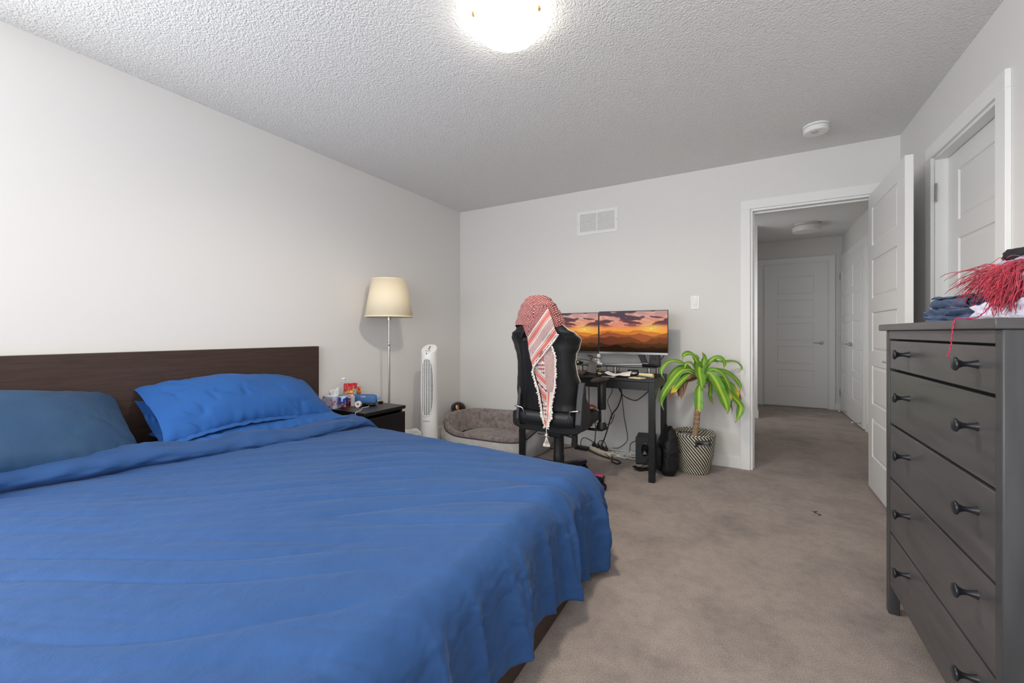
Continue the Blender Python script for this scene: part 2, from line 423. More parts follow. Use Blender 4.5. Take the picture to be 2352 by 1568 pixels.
# smoke detector
t = thing('smoke_detector', 'round white smoke detector on the ceiling near the doorway', 'smoke detector', (.385, 3.36, H))
MB().lathe([(.073, 0), (.073, -.008), (.069, -.012)], 40).build('mounting_ring', mWhitePl, t)
MB().lathe([(.060, -.012), (.060, -.016)], 40).build('vent_slot', mDarkPl, t)
MB().lathe([(.070, -.0155), (.070, -.040), (.064, -.046), (.03, -.048), (.004, -.048)], 40).build('housing', mWhitePl, t)
MB().lathe([(.020, -.047), (.020, -.052), (.014, -.0535), (.002, -.0535)], 24, T(-.01, -.028, 0)).build('test_button', mat('clear_button', rgb(190, 190, 170), .2), t)
# return air grille
t = thing('air_vent', 'white louvred return air grille high on the back wall', 'vent', (-1.237, YB, 2.127))
b = MB(); W2, H2 = .196, .112
b.box(-W2, W2, -.006, 0, H2-.028, H2).box(-W2, W2, -.006, 0, -H2, -H2+.028).box(-W2, -W2+.03, -.006, 0, -H2+.028, H2-.028).box(W2-.03, W2, -.006, 0, -H2+.028, H2-.028).box(-.006, .006, -.006, 0, -H2+.028, H2-.028)
b.build('frame', mTrim, t)
b = MB()
for k in range(17):
    z = -H2+.033+k*.0102
    for a, c in ((-W2+.03, -.006), (.006, W2-.03)):
        b.box(a, c, -.005, .0, -.0012, .0012, M=T(0, 0, z) @ R(.7, 'X'))
b.build('louvre', mTrim, t)
MB().box(-W2+.02, W2-.02, -.0008, 0, -H2+.02, H2-.02).build('backing', mat('vent_back', rgb(215, 213, 210), .9), t)
for x in (-W2+.012, W2-.012): MB().lathe([(.004, 0), (.003, .0015)], 10, T(x, -.006, 0) @ R(PI/2, 'X')).build('screw', mSteel, t)
# light switch
t = thing('light_switch', 'white rocker light switch on the wall left of the doorway', 'light switch', (-.3895, YB, 1.338))
box('plate', (-.0355, .0355, -.006, 0, -.057, .057), mWhitePl, t, .003)
b = MB().prism([(-.006, -.033), (-.011, .0), (-.008, .033), (0, .033), (0, -.033)], -.0165, .0165, axis='x'); b.build('rocker', mWhitePl, t, bevel=.001)
for z in (-.048, .048): MB().lathe([(.003, 0), (.0025, .001)], 8, T(0, -.006, z) @ R(PI/2, 'X')).build('screw', mSteel, t)

# ------------------------------------------------------------------ bed
mBrown = wood('brown_black_veneer', (64, 48, 43), (40, 30, 27), .42, (2.5, 1, 14), 5)
mBrownY = mat('brown_black_veneer_y', rgb(74, 57, 51), .5, var=(rgb(56, 43, 38), 7, 8, .25), stretch=(22, 1, 22), bump=(18, .06, .001), spec=.35)
BX0, BX1, BY0, BY1 = XL+.002, -.63, .0, 1.986
bed = thing('bed_frame', 'dark brown veneered bed frame with a wide flat headboard against the left wall', 'bed', (0, 0, 0))
box('headboard', (BX0, BX0+.05, BY0, BY1, .02, .984), mBrownY, bed, .002)
box('side_rail', (BX0+.05, BX1-.03, BY1-.035, BY1, .02, .36), mBrownY, bed)
box('side_rail', (BX0+.05, BX1-.03, BY0, BY0+.035, .02, .36), mBrownY, bed)
box('footboard', (BX1-.03, BX1, BY0, BY1, .005, .36), mBrownY, bed)
box('slat_base', (BX0+.06, BX1-.04, BY0+.04, BY1-.04, .20, .22), mBrownY, bed)
mSheetD = mat('slate_blue_sheet', rgb(36, 58, 94), .8, bump=(300, .1, .001), sheen=.1)
MB().box(BX0+.07, BX1-.05, BY0+.05, BY1-.05, .22, .40).build('mattress', mSheetD, bevel=.05, seg=4)
tag(bpy.data.objects['mattress'], 'mattress under a slate blue fitted sheet lying in the bed frame', 'mattress')

def cloth_mat(name, col, col2, bumpst=.22, sc=.7, rough=.75):
    m = mat(name, rgb(*col), rough, spec=.2, sheen=.10)
    nt = m.node_tree; N = nt.nodes; L = nt.links; b = N['Principled BSDF']
    b.inputs['Sheen Roughness'].default_value = .4
    b.inputs['Sheen Tint'].default_value = (.8, .88, 1, 1)
    tc = N.new('ShaderNodeTexCoord')
    def n_(scale, det, st=(1, 1, 1), ro=.55, dist=0):
        mp = N.new('ShaderNodeMapping'); mp.inputs['Scale'].default_value = st; L.new(tc.outputs['Object'], mp.inputs[0])
        n = N.new('ShaderNodeTexNoise'); n.inputs['Scale'].default_value = scale; n.inputs['Detail'].default_value = det
        n.inputs['Roughness'].default_value = ro; n.inputs['Distortion'].default_value = dist
        L.new(mp.outputs[0], n.inputs['Vector']); return n
    a = n_(26*sc, 5, ro=.7, dist=.4); c = n_(700, 2)
    # crease lines: ridge of the distorted noise
    s1 = N.new('ShaderNodeMath'); s1.operation = 'SUBTRACT'; s1.inputs[1].default_value = .5; L.new(a.outputs['Fac'], s1.inputs[0])
    ab = N.new('ShaderNodeMath'); ab.operation = 'ABSOLUTE'; L.new(s1.outputs[0], ab.inputs[0])
    pw = N.new('ShaderNodeMath'); pw.operation = 'POWER'; pw.inputs[1].default_value = .6; L.new(ab.outputs[0], pw.inputs[0])
    b1 = N.new('ShaderNodeBump'); b1.inputs['Strength'].default_value = bumpst; b1.inputs['Distance'].default_value = .006
    L.new(pw.outputs[0], b1.inputs['Height'])
    b2 = N.new('ShaderNodeBump'); b2.inputs['Strength'].default_value = .25; b2.inputs['Distance'].default_value = .0006
    L.new(c.outputs['Fac'], b2.inputs['Height']); L.new(b1.outputs[0], b2.inputs['Normal']); L.new(b2.outputs[0], b.inputs['Normal'])
    g = n_(7, 4)
    mx = N.new('ShaderNodeMix'); mx.data_type = 'RGBA'; mx.inputs[6].default_value = rgb(*col); mx.inputs[7].default_value = rgb(*col2)
    L.new(g.outputs['Fac'], mx.inputs[0]); L.new(mx.outputs[2], b.inputs['Base Color'])
    return m
mDuvet = cloth_mat('blue_cotton', (50, 86, 138), (44, 77, 126))
mPillowR = cloth_mat('blue_cotton_pillow', (46, 98, 168), (40, 88, 154), .3)
mPillowL = cloth_mat('slate_blue_cotton_pillow', (52, 84, 118), (44, 72, 104), .25, rough=.5)

def duvet():
    xf, yf, yn, r = -.620, 2.02, -.02, .10
    x0 = -2.46
    Lf, Ls = .44, .40
    us = []; nu = 300
    uend = xf-r+Lf+.03
    v0, v1 = yn+r-Ls, yf-r+Ls+.02
    nv = 420
    def pt(s, q):
        u = x0+(uend-x0)*s; v = v0+(v1-v0)*q
        a = max(0, u-(xf-r)); bf = max(0, v-(yf-r)); bn = max(0, (yn+r)-v)
        b_ = bf if bf > 0 else bn; sy = 1 if bf > 0 else -1
        if a <= 0 and b_ <= 0: rho = 0; cx = cy = 0
        else:
            a *= lerp(.84, 1, sm(1.15, 1.8, v)); h = math.hypot(a, b_); cx = a/h; cy = b_/h*sy
            rho = (a**3+b_**3)**(1/3)
            rho *= lerp(1, .98, abs(cx*cy)*2)
        L = rho
        q1 = r*PI/2
        if L < q1: ho = r*math.sin(L/r); dz = r*(1-math.cos(L/r))
        else: ho = r+(L-q1)*.05; dz = r+(L-q1)*.985
        bx = min(u, xf-r); by = max(min(v, yf-r), yn+r)
        # base height, sagging towards the foot, thick in the middle
        ztop = .487-.035*sm(-2.2, -.7, bx)-.02*sm(1.5, 2.0, by)
        ang = math.atan2(cy, cx) if rho > 0 else 0
        t = by+.28*ang*sm(0, .05, rho)
        # broad folds down the drop
        A = sm(-.02, .20, dz)*sm(0, .06, rho)
        c1 = 1-abs(math.sin(t*8.2+.9*nz(t*2.5, 7)+.9*dz)); c2 = 1-abs(math.sin(t*17.5+1.6*nz(t*4, 1.5)-1.3*dz))
        f = 1.9*c1**2.2*sm(.9, 1.5, by)+.9*c1**2*(1-sm(.9, 1.5, by))+.8*c2**2.5+.55*nz(t*7+.6*dz, 3.1+dz*.9)-.5
        tx = (min(u, xf-r))
        if abs(cy) > .9:
            t2 = tx*1.0
            f = .7*math.sin(t2*15+2)+.6*nz(t2*8, 9)
        off = .033*A*f+.014*A
        x = bx+cx*(ho+off); y = by+cy*(ho+off); z = ztop-dz
        # folds running up and over the foot edge
        g = sm(-1.15, -.62, u)*(1-A)
        z += g*.010*nz(v*9-u*3.0, u*1.3, 5)
        z += -.020*g*math.exp(-((v-1.33-.45*(u+.9))/.05)**2)+.018*g*math.exp(-((v-1.42-.45*(u+.9))/.045)**2)
        z += .016*g*math.exp(-((v-1.62-.3*(u+.9))/.03)**2)-.014*g*math.exp(-((v-1.56-.3*(u+.9))/.03)**2)+.010*g*math.exp(-((v-1.15-.5*(u+.9))/.05)**2)
        # top undulation + wrinkles across the bed
        top = 1-sm(.0, .12, dz)
        z += .013*nz(u*1.9, v*1.3, 2)*top
        u_ = u+2.2; psi = v-(1.19*u_-.235*u_*u_); al = .6*u+.8*v
        wv = psi*5.6+.7*nz(al*1.5, psi*1.2, 8)
        rid = 1-abs(nz(wv, al*.9, 4))*2.6
        z += -.0095*top*max(0, rid)**3*sm(-.2, .3, nz(al*1.3, psi*2, 17)+.2)
        rid2 = 1-abs(nz(wv*2.3+5, al*1.6, 14))*2.4
        z += -.0030*top*max(0, rid2)**3
        dn = .0035*nz(u*20, v*20, 3)+.0022*nz(u*45+2*nz(v*9, u*9), v*38, 6)
        e = sm(.0, .2, rho)
        x += cx*dn*e*1.7; y += cy*dn*e*1.7; z += dn*(1-e)*.35
        # ragged hem
        hem = sm(.85, 1, dz/.36)
        z += hem*(.018*nz(t*4, 20)+.008*nz(t*13, 22))
        return (x, y, max(z, .012))
    b = MB().grid(nu, nv, pt)
    o = b.build('duvet', mDuvet, angle=180, fix=False)
    md = o.modifiers.new('s', 'SOLIDIFY'); md.thickness = .008; md.offset = -1
    t = tag(o, 'blue cotton duvet spread over the bed and hanging over its foot', 'duvet')
    # turned back head end, a soft roll across the bed
    def roll(s, q):
        y = -.05+(2.10)*s
        k = min(1, max(0, (y-.35)/1.1))
        xc = lerp(-2.52, -2.29, k)+.02*nz(y*3, 2); zc = lerp(.538, .490, k)
        wd = lerp(.155, .105, k)*(1+.12*nz(y*4, 9)); ht = lerp(.058, .036, k)*(1+.22*nz(y*3.5, 5))
        end = min(1, (1-s)/.05)**.5*min(1, s/.03+.05)**.5
        a = q*2*PI
        ca, sa = math.cos(a), math.sin(a)
        px = xc+wd*math.copysign(abs(ca)**.85, ca); pz = zc+ht*end*math.copysign(abs(sa)**.9, sa)
        if sa > 0:
            d = max(0, 1-abs(nz((px*7-y*1.6), y*2.4, 3))*2.2)**2
            pz += .014*d*sa
            pz += .008*nz(px*16, y*9, 2)
        px += .012*nz(y*12, a, 4)*abs(ca)
        pz -= .10*sm(1.92, 2.08, y)*1.0
        return (px, y, max(pz, .2))
    MB().grid(300, 64, roll, cv=True).build('turned_back_edge', mDuvet, o, angle=180)
    return o
duvet()

def pillow(name, mt, M, a, b_, T_, seed, open_end=False, n=90, flange=.0, bend=None):
    """a=half length (x), b=half width (y), T=half thickness (z)"""
    def prof(u, v):
        e = max(0, 1-abs(u)**3.2)**.55 if not (open_end and u < 0) else max(.42, (1-abs(u)**5*.58))
        f = max(0, 1-abs(v)**2.6)**.62
        return e*f
    def P(u, v, side, k=1.0):
        ox = a*u*(1+.035*abs(v)**4); oy = b_*v*(1-.07*(1-u*u)+.05*abs(u)**5)
        h = T_*prof(u, v)*k
        # wrinkles radiate from seams
        ed = 1-prof(u, v)
        wr = .010*nz(u*9+seed, v*1.2, seed)*sm(.15, .8, ed)*min(1, prof(u, v)*5)
        wr += .014*nz(u*2.2+seed, v*1.6, seed+3)*min(1, prof(u, v)*4)
        cr = max(0, 1-abs(nz(u*4.5+v*2.0+seed, v*.9-u*.8, seed+8))*4.5)**2*sm(-.1, .35, nz(u*2, v*2, seed+31))
        wr += -.020*cr*min(1, prof(u, v)*3)
        oy += .010*nz(u*14, seed)*abs(v)**6; 
        p = Vector((ox, oy, side*(h+wr*(.9 if side > 0 else 1)*k)))
        if bend: p = bend(p, u, v)
        return M @ p
    bld = MB()
    m_ = n
    def f(s, q):
        u = -1+2*s
        # ring param: q 0..1 around cross-section
        a_ = q*2*PI; v = math.cos(a_); v = math.copysign(abs(v)**.8, v)
        return P(u, v, 1 if q <= .5 else -1)
    bld.grid(m_, 96, f, cv=True)
    if open_end:
        def g(s, q):   # inner lip going back inside
            u = -1+.12*s; a_ = q*2*PI; v = math.cos(a_)*.97; v = math.copysign(abs(v)**.8, v)
            return P(u, v, 1 if q <= .5 else -1, .93)
        bld.grid(14, 96, g, cv=True)
        bld.grid(2, 96, lambda s, q: (lambda v: P(-.90-.0*s, v*.93*(1-s*.98), 1 if q <= .5 else -1, .88*(1-s*.97)))(math.copysign(abs(math.cos(q*2*PI))**.8, math.cos(q*2*PI))), cv=True)
    # seam edge
    o = bld.build(name, mt, angle=180, fix=False)
    if flange:
        fb = MB()
        def fl(s, q):
            u = -1+2*s; v = -1
            p = Vector((a*u*1.035, b_*v*(1-.07*(1-u*u)+.05*abs(u)**5)-flange*(q-.1)*(1+.2*nz(u*12, seed)), .006*nz(u*16, q, seed)))
            if bend: p = bend(p, u, v)
            return M @ p
        fb.grid(80, 4, fl)
        fb.build('flange', mt, o, angle=180, solid=.003)
    return o
def frame(center, lx, wx):
    """matrix from length axis and width axis"""
    X = Vector(lx).normalized(); Y = Vector(wx); Y = (Y-X*Y.dot(X)).normalized(); Z = X.cross(Y)
    m = Matrix((X, Y, Z)).transposed().to_4x4(); m.translation = center; return m
# right pillow, propped on a flat one
def bendR(p, u, v):
    p = p.copy(); p.z -= .05*(u*u)+.02*u+.025*max(0, -u)**2; return p
o = pillow('pillow', mPillowR, frame((-2.585, 1.395, .700), (0, 1, -.03), (-.80, 0, .46)), .475, .225, .095, 3, True, flange=.03, bend=bendR)
tag(o, 'plump bright blue pillow with an open case end, propped against the headboard', 'pillow', 'pillows on the bed')
o = pillow('pillow', mPillowR, frame((-2.56, 1.42, .535), (0, 1, 0), (-1, 0, .03)), .44, .24, .06, 11)
tag(o, 'flat blue pillow squashed under the plump bright blue one', 'pillow', 'pillows on the bed')
def bendL(p, u, v):
    p = p.copy(); p.z -= .06*max(0, u)**2+.02*(u*u); return p
o = pillow('pillow', mPillowL, frame((-2.575, .385, .69), (0, 1, -.02), (-.74, 0, .52)), .46, .25, .10, 21, False, flange=.03, bend=bendL)
tag(o, 'darker slate blue pillow leaning on the headboard at the left end', 'pillow', 'pillows on the bed')

# ------------------------------------------------------------------ nightstand and what stands on it
mNS = mat('black_brown_veneer', rgb(28, 24, 25), .38, var=(rgb(20, 17, 18), 5, 6, .15), stretch=(1, 10, 10), bump=(20, .05, .001))
NX0, NX1, NY0, NY1, NZ = XL+.014, -2.35, 2.04, 2.443, .514
ns = thing('nightstand', 'black brown nightstand with drawers between bed and floor lamp', 'nightstand', ((NX0+NX1)/2, (NY0+NY1)/2, 0))
cx, cy = ns.location.x, ns.location.y
def nsb(name, x0, x1, y0, y1, z0, z1, **k): return box(name, (x0-cx, x1-cx, y0-cy, y1-cy, z0, z1), mNS, ns, **k)
nsb('top', NX0, NX1, NY0, NY1, NZ-.025, NZ)
nsb('side_panel', NX0, NX1-.035, NY0, NY0+.02, 0, NZ-.025)
nsb('side_panel', NX0, NX1-.035, NY1-.02, NY1, 0, NZ-.025)
nsb('back_panel', NX0, NX0+.01, NY0+.02, NY1-.02, .02, NZ-.025)
nsb('drawer', NX1-.022, NX1-.004, NY0+.001, NY1-.001, .255, NZ-.048)
nsb('drawer', NX1-.022, NX1-.004, NY0+.001, NY1-.001, .04, .25)

# tissue box
def col_box(b, x0, x1, y0, y1, z0, z1, n=26):
    """box with subdivided faces so that a printed pattern can be stored per vertex"""
    for ax in range(3):
        for sd in (0, 1):
            def f(p, q):
                lo = (x0, y0, z0); hi = (x1, y1, z1); r = [0, 0, 0]; o_ = [k for k in range(3) if k != ax]
                r[ax] = (hi if sd else lo)[ax]; r[o_[0]] = lerp(lo[o_[0]], hi[o_[0]], p); r[o_[1]] = lerp(lo[o_[1]], hi[o_[1]], q); return tuple(r)
            b.grid(n, n, f)
    return b
rr = random.Random(5)
flow = [(rr.uniform(-.06, .06), rr.uniform(-.06, .06), rr.uniform(.0, .09), rr.uniform(.008, .02), rr.random()) for _ in range(90)]
def tis_col(i, p):
    c = (.62, .68, .90)
    for fx, fy, fz, fr_, k in flow:
        dx, dy, dz = p[0]-fx, p[1]-fy, p[2]-fz; d = math.sqrt(dx*dx+dy*dy+dz*dz)
        a = math.atan2(dz, dx+dy)
        if d < fr_*(.75+.35*math.cos(5*a+k*6)):
            if k < .35: c = (.50, .02, .12)
            elif k < .7: c = (.75, .16, .25)
            elif k < .85: c = (.14, .05, .18)
            else: c = (.85, .72, .70)
    if p[2] > .089: c = (.86, .84, .92)
    return c
mPrint = mat('printed_card', (1, 1, 1, 1), .5, attr=True)
t = thing('tissue_box', 'flower printed tissue box with a white tissue sticking out, on the nightstand', 'tissue box', (-2.755, 2.103, NZ), .0)
col_box(MB(), -.058, .058, -.058, .058, 0, .09, 44).build('carton', mPrint, t, colf=tis_col)
mTis = mat('tissue', rgb(250, 250, 250), .9)
b = MB()
def tf(s, q):
    a = s*2*PI; r = lerp(.028, .012+.030*abs(math.sin(a*1.5+.4)), q)+.006*math.sin(a*5)*q
    return (r*math.cos(a)*1.3, r*math.sin(a)*.6, .088+q*(.045+.022*math.sin(a+1)+.01*math.sin(a*3)))
b.grid(48, 10, tf, cu=True); b.build('tissue', mTis, t, angle=180, solid=.001)
# water bottle
mClear = mat('clear_plastic', (.97, .98, .99, 1), .06, trans=1, spec=.5)
mClear.node_tree.nodes['Principled BSDF'].inputs['IOR'].default_value = 1.12
t = thing('water_bottle', 'clear empty plastic water bottle with a blue label, without cap, on the nightstand', 'bottle', (-2.655, 2.105, NZ))
t.scale = (1.15, 1.15, 1.15)
prof = [(.001, .004), (.022, .0), (.030, .004), (.032, .012), (.029, .022), (.032, .030), (.0325, .036), (.0305, .040), (.0305, .085), (.033, .092), (.033, .115), (.031, .135), (.025, .155), (.016, .172), (.0125, .178), (.0125, .195)]
MB().lathe(prof, 40, caps=False).build('body', mClear, t, angle=60, solid=.0006)
MB().lathe([(.0150, .183), (.0150, .186)], 24).build('neck_ring', mat('white_clear', rgb(220, 225, 230), .2), t)
MB().lathe([(.0135, .187), (.0135, .200)], 24, caps=False).build('mouth', mat('white_clear', rgb(220, 225, 230), .2), t, solid=.001)
def lab_col(i, p):
    a = math.atan2(p[1], p[0]); z = p[2]
    if -1.15 < a < -.80 and .050 < z < .082: return (.02, .02, .03) if (int(z*700) % 2 == 0 and -1.1 < a < -.85) else (.9, .9, .9)
    if z > .080-.012*abs(math.sin(a*2)): return (.55, .65, .85)
    if abs(math.sin(a*3+1)) < .12 and z < .06: return (.3, .4, .75)
    return (.012, .035, .30)
MB().grid(90, 24, lambda s, q: (.0322*math.cos(s*2*PI), .0322*math.sin(s*2*PI), .040+.047*q), cu=True).build('label', mat('printed_film', (1, 1, 1, 1), .3, attr=True), t, colf=lab_col, angle=180)
# candy bags
mFoil = mat('printed_foil_bag', (1, 1, 1, 1), .28, attr=True, spec=.6)
def bag(name, label, loc, rz, wv, hv, tk, colf, lean=.2, seed=0):
    o = thing(name, label, 'snack bag', loc, rz, 'snack bags on the nightstand')
    def f(side):
        def g(s, q):
            x = (s-.5)*wv*(1-.06*math.sin(q*PI)); z = q*hv*(1+.04*nz(s*3, seed))
            th = tk*(math.sin(max(.0, min(1, q))*PI)**.7)*(math.sin(s*PI)**.5)
            cr = .004*nz(s*9+seed, q*9)+.006*nz(s*4, q*4+seed)
            return (x, side*th+cr+lean*z+.01*math.sin(q*5+seed), z)
        return g
    b = MB(); b.grid(50, 50, f(-1)); b.grid(50, 50, f(1))
    cols = lambda i, p: colf((p[0]/wv+.5), p[2]/hv, p[1])
    b.build('bag', mFoil, o, colf=cols, angle=180); return o
def red_bag(u, v, y):
    c = (.55, .006, .010)
    if .50 < v-.12*u < .62: c = (.85, .75, .05) if nz(u*22, v*20) > .0 else (.5, .01, .01)
    if u > .62 and .25 < v < .75:
        n_ = nz(u*20, v*18, 3); c = (.12, .45, .08) if n_ > .15 else ((.08, .08, .45) if n_ > -.1 else ((.8, .5, .03) if n_ > -.3 else (.75, .06, .03)))
    if .30 < u < .62 and .32 < v < .48:
        c = (.8, .8, .8) if not (abs(v-.40) < .03 and nz(u*60, v*40) > 0) else (.05, .05, .08)
    if .16 < v < .24+.04*math.sin(u*9) and u < .75: c = (.8, .35, .02)
    if v < .12: c = (.7, .03, .02)
    return c
bag('snack_bag', 'large red bag of gummy candy standing at the back of the nightstand', (-2.765, 2.262, NZ), math.radians(56), .10, .165, .022, red_bag, .12, 3)
bag('snack_bag', 'small red and yellow snack packet peeking out behind the big red bag', (-2.790, 2.345, NZ), math.radians(60), .06, .125, .012,
    lambda u, v, y: (.75, .55, .02) if (v < .55 and u > .2 or nz(u*9, v*9) > .2) else (.55, .01, .01), .05, 8)
# blue speaker
t = thing('bluetooth_speaker', 'blue rounded portable speaker lying on the nightstand', 'speaker', (-2.665, 2.312, NZ), math.radians(27))
mSpk = mat('blue_silicone', rgb(62, 106, 158), .6, bump=(400, .08, .0005))
b = MB()
def spf(s, q):
    a = q*2*PI; x = (s-.5)*.205; e = (1-abs(2*s-1)**6)**.35
    ca, sa = math.cos(a), math.sin(a)
    return (x, .028*e*math.copysign(abs(ca)**.6, ca), .040+.040*e*math.copysign(abs(sa)**.6, sa))
b.grid(48, 48, spf, cv=True); b.build('body', mSpk, t, angle=180)
MB().tube([(.100, 0, .052), (.118, 0, .054), (.128, 0, .050), (.118, 0, .044), (.1, 0, .044)], .004, 8, flat=1.6).build('strap_loop', mat('light_blue_strap', rgb(110, 150, 190), .6), t)
text('lettering', 'BOSE', .016, mWhitePl, T(-.0, -.0287, .063) @ R(PI/2, 'X') @ Matrix.Shear('XY', 4, (.25, 0)) if False else T(.0, -.0268, .064) @ R(PI/2, 'X'), t)
# rolls, boxes and small black things on the nightstand
t = MB().lathe([(.0095, -.012), (.0235, -.012), (.0235, .012), (.0095, .012), (.0095, -.012)], 32, T(0, 0, .0235) @ R(PI/2, 'X'), caps=False).build('tape_roll', mat('tape_paper', rgb(235, 225, 215), .6))
at(t, -2.600, 2.195, NZ, rz=math.radians(25)); tag(t, 'roll of white tape standing on its rim on the nightstand', 'tape')
t = box('paper_box', (-.012, .012, -.012, .012, 0, .078), mat('pale_card', rgb(225, 215, 222), .7), None, .001)
at(t, -2.685, 2.215, NZ, rz=.4); tag(t, 'narrow pale pink card box standing behind the tape roll', 'box')
t = thing('remote_control', 'black glossy remote lying in front of the blue speaker', 'remote', (-2.585, 2.282, NZ), math.radians(25))
b = MB(); b.grid(24, 24, lambda s, q: (lambda a, e: ((s-.5)*.115, .018*e*math.cos(a), .011+.011*e*math.sin(a)*(1+.3*s)))(q*2*PI, (1-abs(2*s-1)**3)**.5), cv=True)
b.build('shell', mat('gloss_black', rgb(14, 14, 15), .12), t, angle=180)
for k in range(3): MB().lathe([(.003, .018), (.003, .0235)], 8, T(-.03+.012*k, 0, 0)).build('button', mDarkPl, t)
t = thing('earbud_case', 'small round black earphone case at the far back edge of the nightstand', 'case', (-2.600, 2.418, NZ), .3)
MB().lathe([(.008, 0), (.020, .003), (.022, .009), (.018, .015), (.004, .017)], 24).build('shell', mat('gloss_black', rgb(14, 14, 15), .12), t)
c = MB().tube(spline([(-2.60, 2.30, NZ+.003), (-2.54, 2.24, NZ+.003), (-2.53, 2.17, NZ+.003), (-2.47, 2.11, NZ+.003), (-2.44, 2.05, NZ+.003), (-2.44, 2.034, NZ-.01), (-2.438, 2.033, NZ-.09)]), .0022, 6).build('charging_cable', mWhiteC)
tag(c, 'thin pale charging cable running over the near edge of the nightstand', 'cable')

# ------------------------------------------------------------------ floor lamp
t = thing('floor_lamp', 'slim nickel floor lamp with a cream tapered fabric shade beside the nightstand', 'floor lamp', (-2.6, 2.51, 0))
MB().lathe([(.13, 0), (.13, .012), (.12, .02), (.02, .026), (.012, .03)], 40).build('base', mNickel, t)
MB().lathe([(.0085, .025), (.0085, .98)], 16).lathe([(.0055, .98), (.0055, 1.22)], 16, T(0, 0, 0)).build('pole', mNickel, t)
MB().lathe([(.0085, .976), (.011, .980), (.011, .998), (.007, 1.004)], 16).build('pole_collar', mNickel, t)
mShade = mat('cream_fabric_shade', rgb(240, 226, 196), .85, bump=(260, .25, .001), stretch=(1, 1, 3))
MB().lathe([(.192, 1.214), (.138, 1.527)], 64, caps=False).build('lamp_shade', mShade, t, angle=180, solid=.003)
MB().lathe([(.1945, 1.212), (.1935, 1.224)], 64, caps=False).build('shade_trim', mShade, t, solid=.002)
MB().lathe([(.1400, 1.518), (.1392, 1.529)], 64, caps=False).build('shade_trim', mShade, t, solid=.002)
b = MB().lathe([(.018, 1.19), (.02, 1.25), (.014, 1.27)], 16)
for a in range(3):
    b.tube([(0, 0, 1.262), (.17*math.cos(a*2.094+.3), .17*math.sin(a*2.094+.3), 1.30)], .002, 6)
b.build('socket', mNickel, t)
MB().lathe([(.012, 1.27), (.03, 1.31), (.028, 1.345), (.006, 1.365)], 20).build('bulb', mat('frosted_bulb', rgb(240, 240, 235), .3), t)

# ------------------------------------------------------------------ tower fan
t = thing('tower_fan', 'tall white tower fan between the floor lamp and the dog bed', 'fan', (-2.45, 2.838, 0), math.radians(22))
mFan = mat('white_fan_plastic', rgb(242, 242, 240), .3)
def fanr(z): return interp([(0, .085), (.10, .078), (.18, .074), (1.0, .069)], z)
b = MB()
def ff(s, q):
    a = q*2*PI; z = .10+s*.87
    x, y = math.cos(a)*fanr(z), math.sin(a)*fanr(z)
    zt = .935+.62*(y)+.018
    return (x, y, min(z, .935+.55*y+.02*(1-abs(y)/.07)*0))
b.grid(60, 56, ff, cv=True)
n0 = len(b.v)
top = [ff(1, j/56) for j in range(56)]
b.add([(x*.985, y*.985, z+.006) for x, y, z in top]+[(x*.93, y*.93, z+.009) for x, y, z in top], [tuple(range(56, 112))]+[(j, (j+1) % 56, 56+(j+1) % 56, 56+j) for j in range(56)])
b.add(top+[(x*.985, y*.985, z+.006) for x, y, z in top], [(j, (j+1) % 56, 56+(j+1) % 56, 56+j) for j in range(56)])
b.build('housing', mFan, t, angle=40)
MB().lathe([(.0730, .247), (.0747, .250), (.0730, .253)], 56, caps=False).build('seam_ring', mFan, t)
# grille on the front (-y), dark openings between slats
Mg = mat('fan_inner_dark', rgb(60, 60, 60), .8)
def gz(a):   # stadium outline half-height as function of the angle
    return .243*(1-min(1, abs(a)/.86)**3.2)**.45
b = MB(); zc = .611
b.grid(40, 30, lambda s, q: (lambda a, hh: ((fanr(zc+(q*2-1)*hh)+.0008)*math.sin(a), -(fanr(zc+(q*2-1)*hh)+.0008)*math.cos(a), zc+(q*2-1)*hh))((s*2-1)*.85, gz((s*2-1)*.85)))
b.build('grille_backing', Mg, t, angle=180)
b = MB()
for k in range(43):
    z = -.238+.476*k/42
    am = .86*(1-(abs(z)/.243)**2.22)**(1/3.2)
    if am < .1: continue
    for sgn in (1,):
        b.tube([((fanr(zc+z)+.003)*math.sin(a), -(fanr(zc+z)+.003)*math.cos(a), zc+z) for a in [(-1+2*i/14)*am for i in range(15)]], .0027, 5)
b.build('grille_slat', mFan, t)
b = MB()
for a in (-.62, -.36, -.10, .16, .42):
    hh = gz(a)
    b.tube([((fanr(zc+z)+.004)*math.sin(a), -(fanr(zc+z)+.004)*math.cos(a), zc+z) for z in (-hh, 0, hh)], .0026, 5)
b.build('grille_rib', mFan, t)
b = MB(); oa = [(.87*math.copysign(abs(math.cos(k*2*PI/80))**.75, math.cos(k*2*PI/80)), .250*math.copysign(abs(math.sin(k*2*PI/80))**.8, math.sin(k*2*PI/80))) for k in range(81)]
b.tube([((fanr(zc+z)+.002)*math.sin(a), -(fanr(zc+z)+.002)*math.cos(a), zc+z) for a, z in oa], .0045, 6, caps=False)
b.build('grille_frame', mFan, t, angle=180)
b = MB()
for k in range(5):
    b.lathe([(.004, 0), (.004, .002)], 10, T(-.02+.01*k, -.035, .935-.55*.035+.010) @ R(.5, 'X'))
b.build('button', mat('button_grey', rgb(150, 150, 150), .5), t)
box('display_slot', (-.003, .003, -.02, .035, 0, .002), mDarkPl, t, 0, M=T(0, 0, .9465) @ R(.50, 'X'))
box('logo_badge', (-.003, .003, -.0715, -.0700, .897, .912), mDarkPl, t, .0005)
text('lettering', 'HoMEDICS', .013, mat('teal_print', rgb(90, 150, 170), .5), T(-.0, -.0745, .319) @ R(PI/2, 'X'), t)
b = MB()
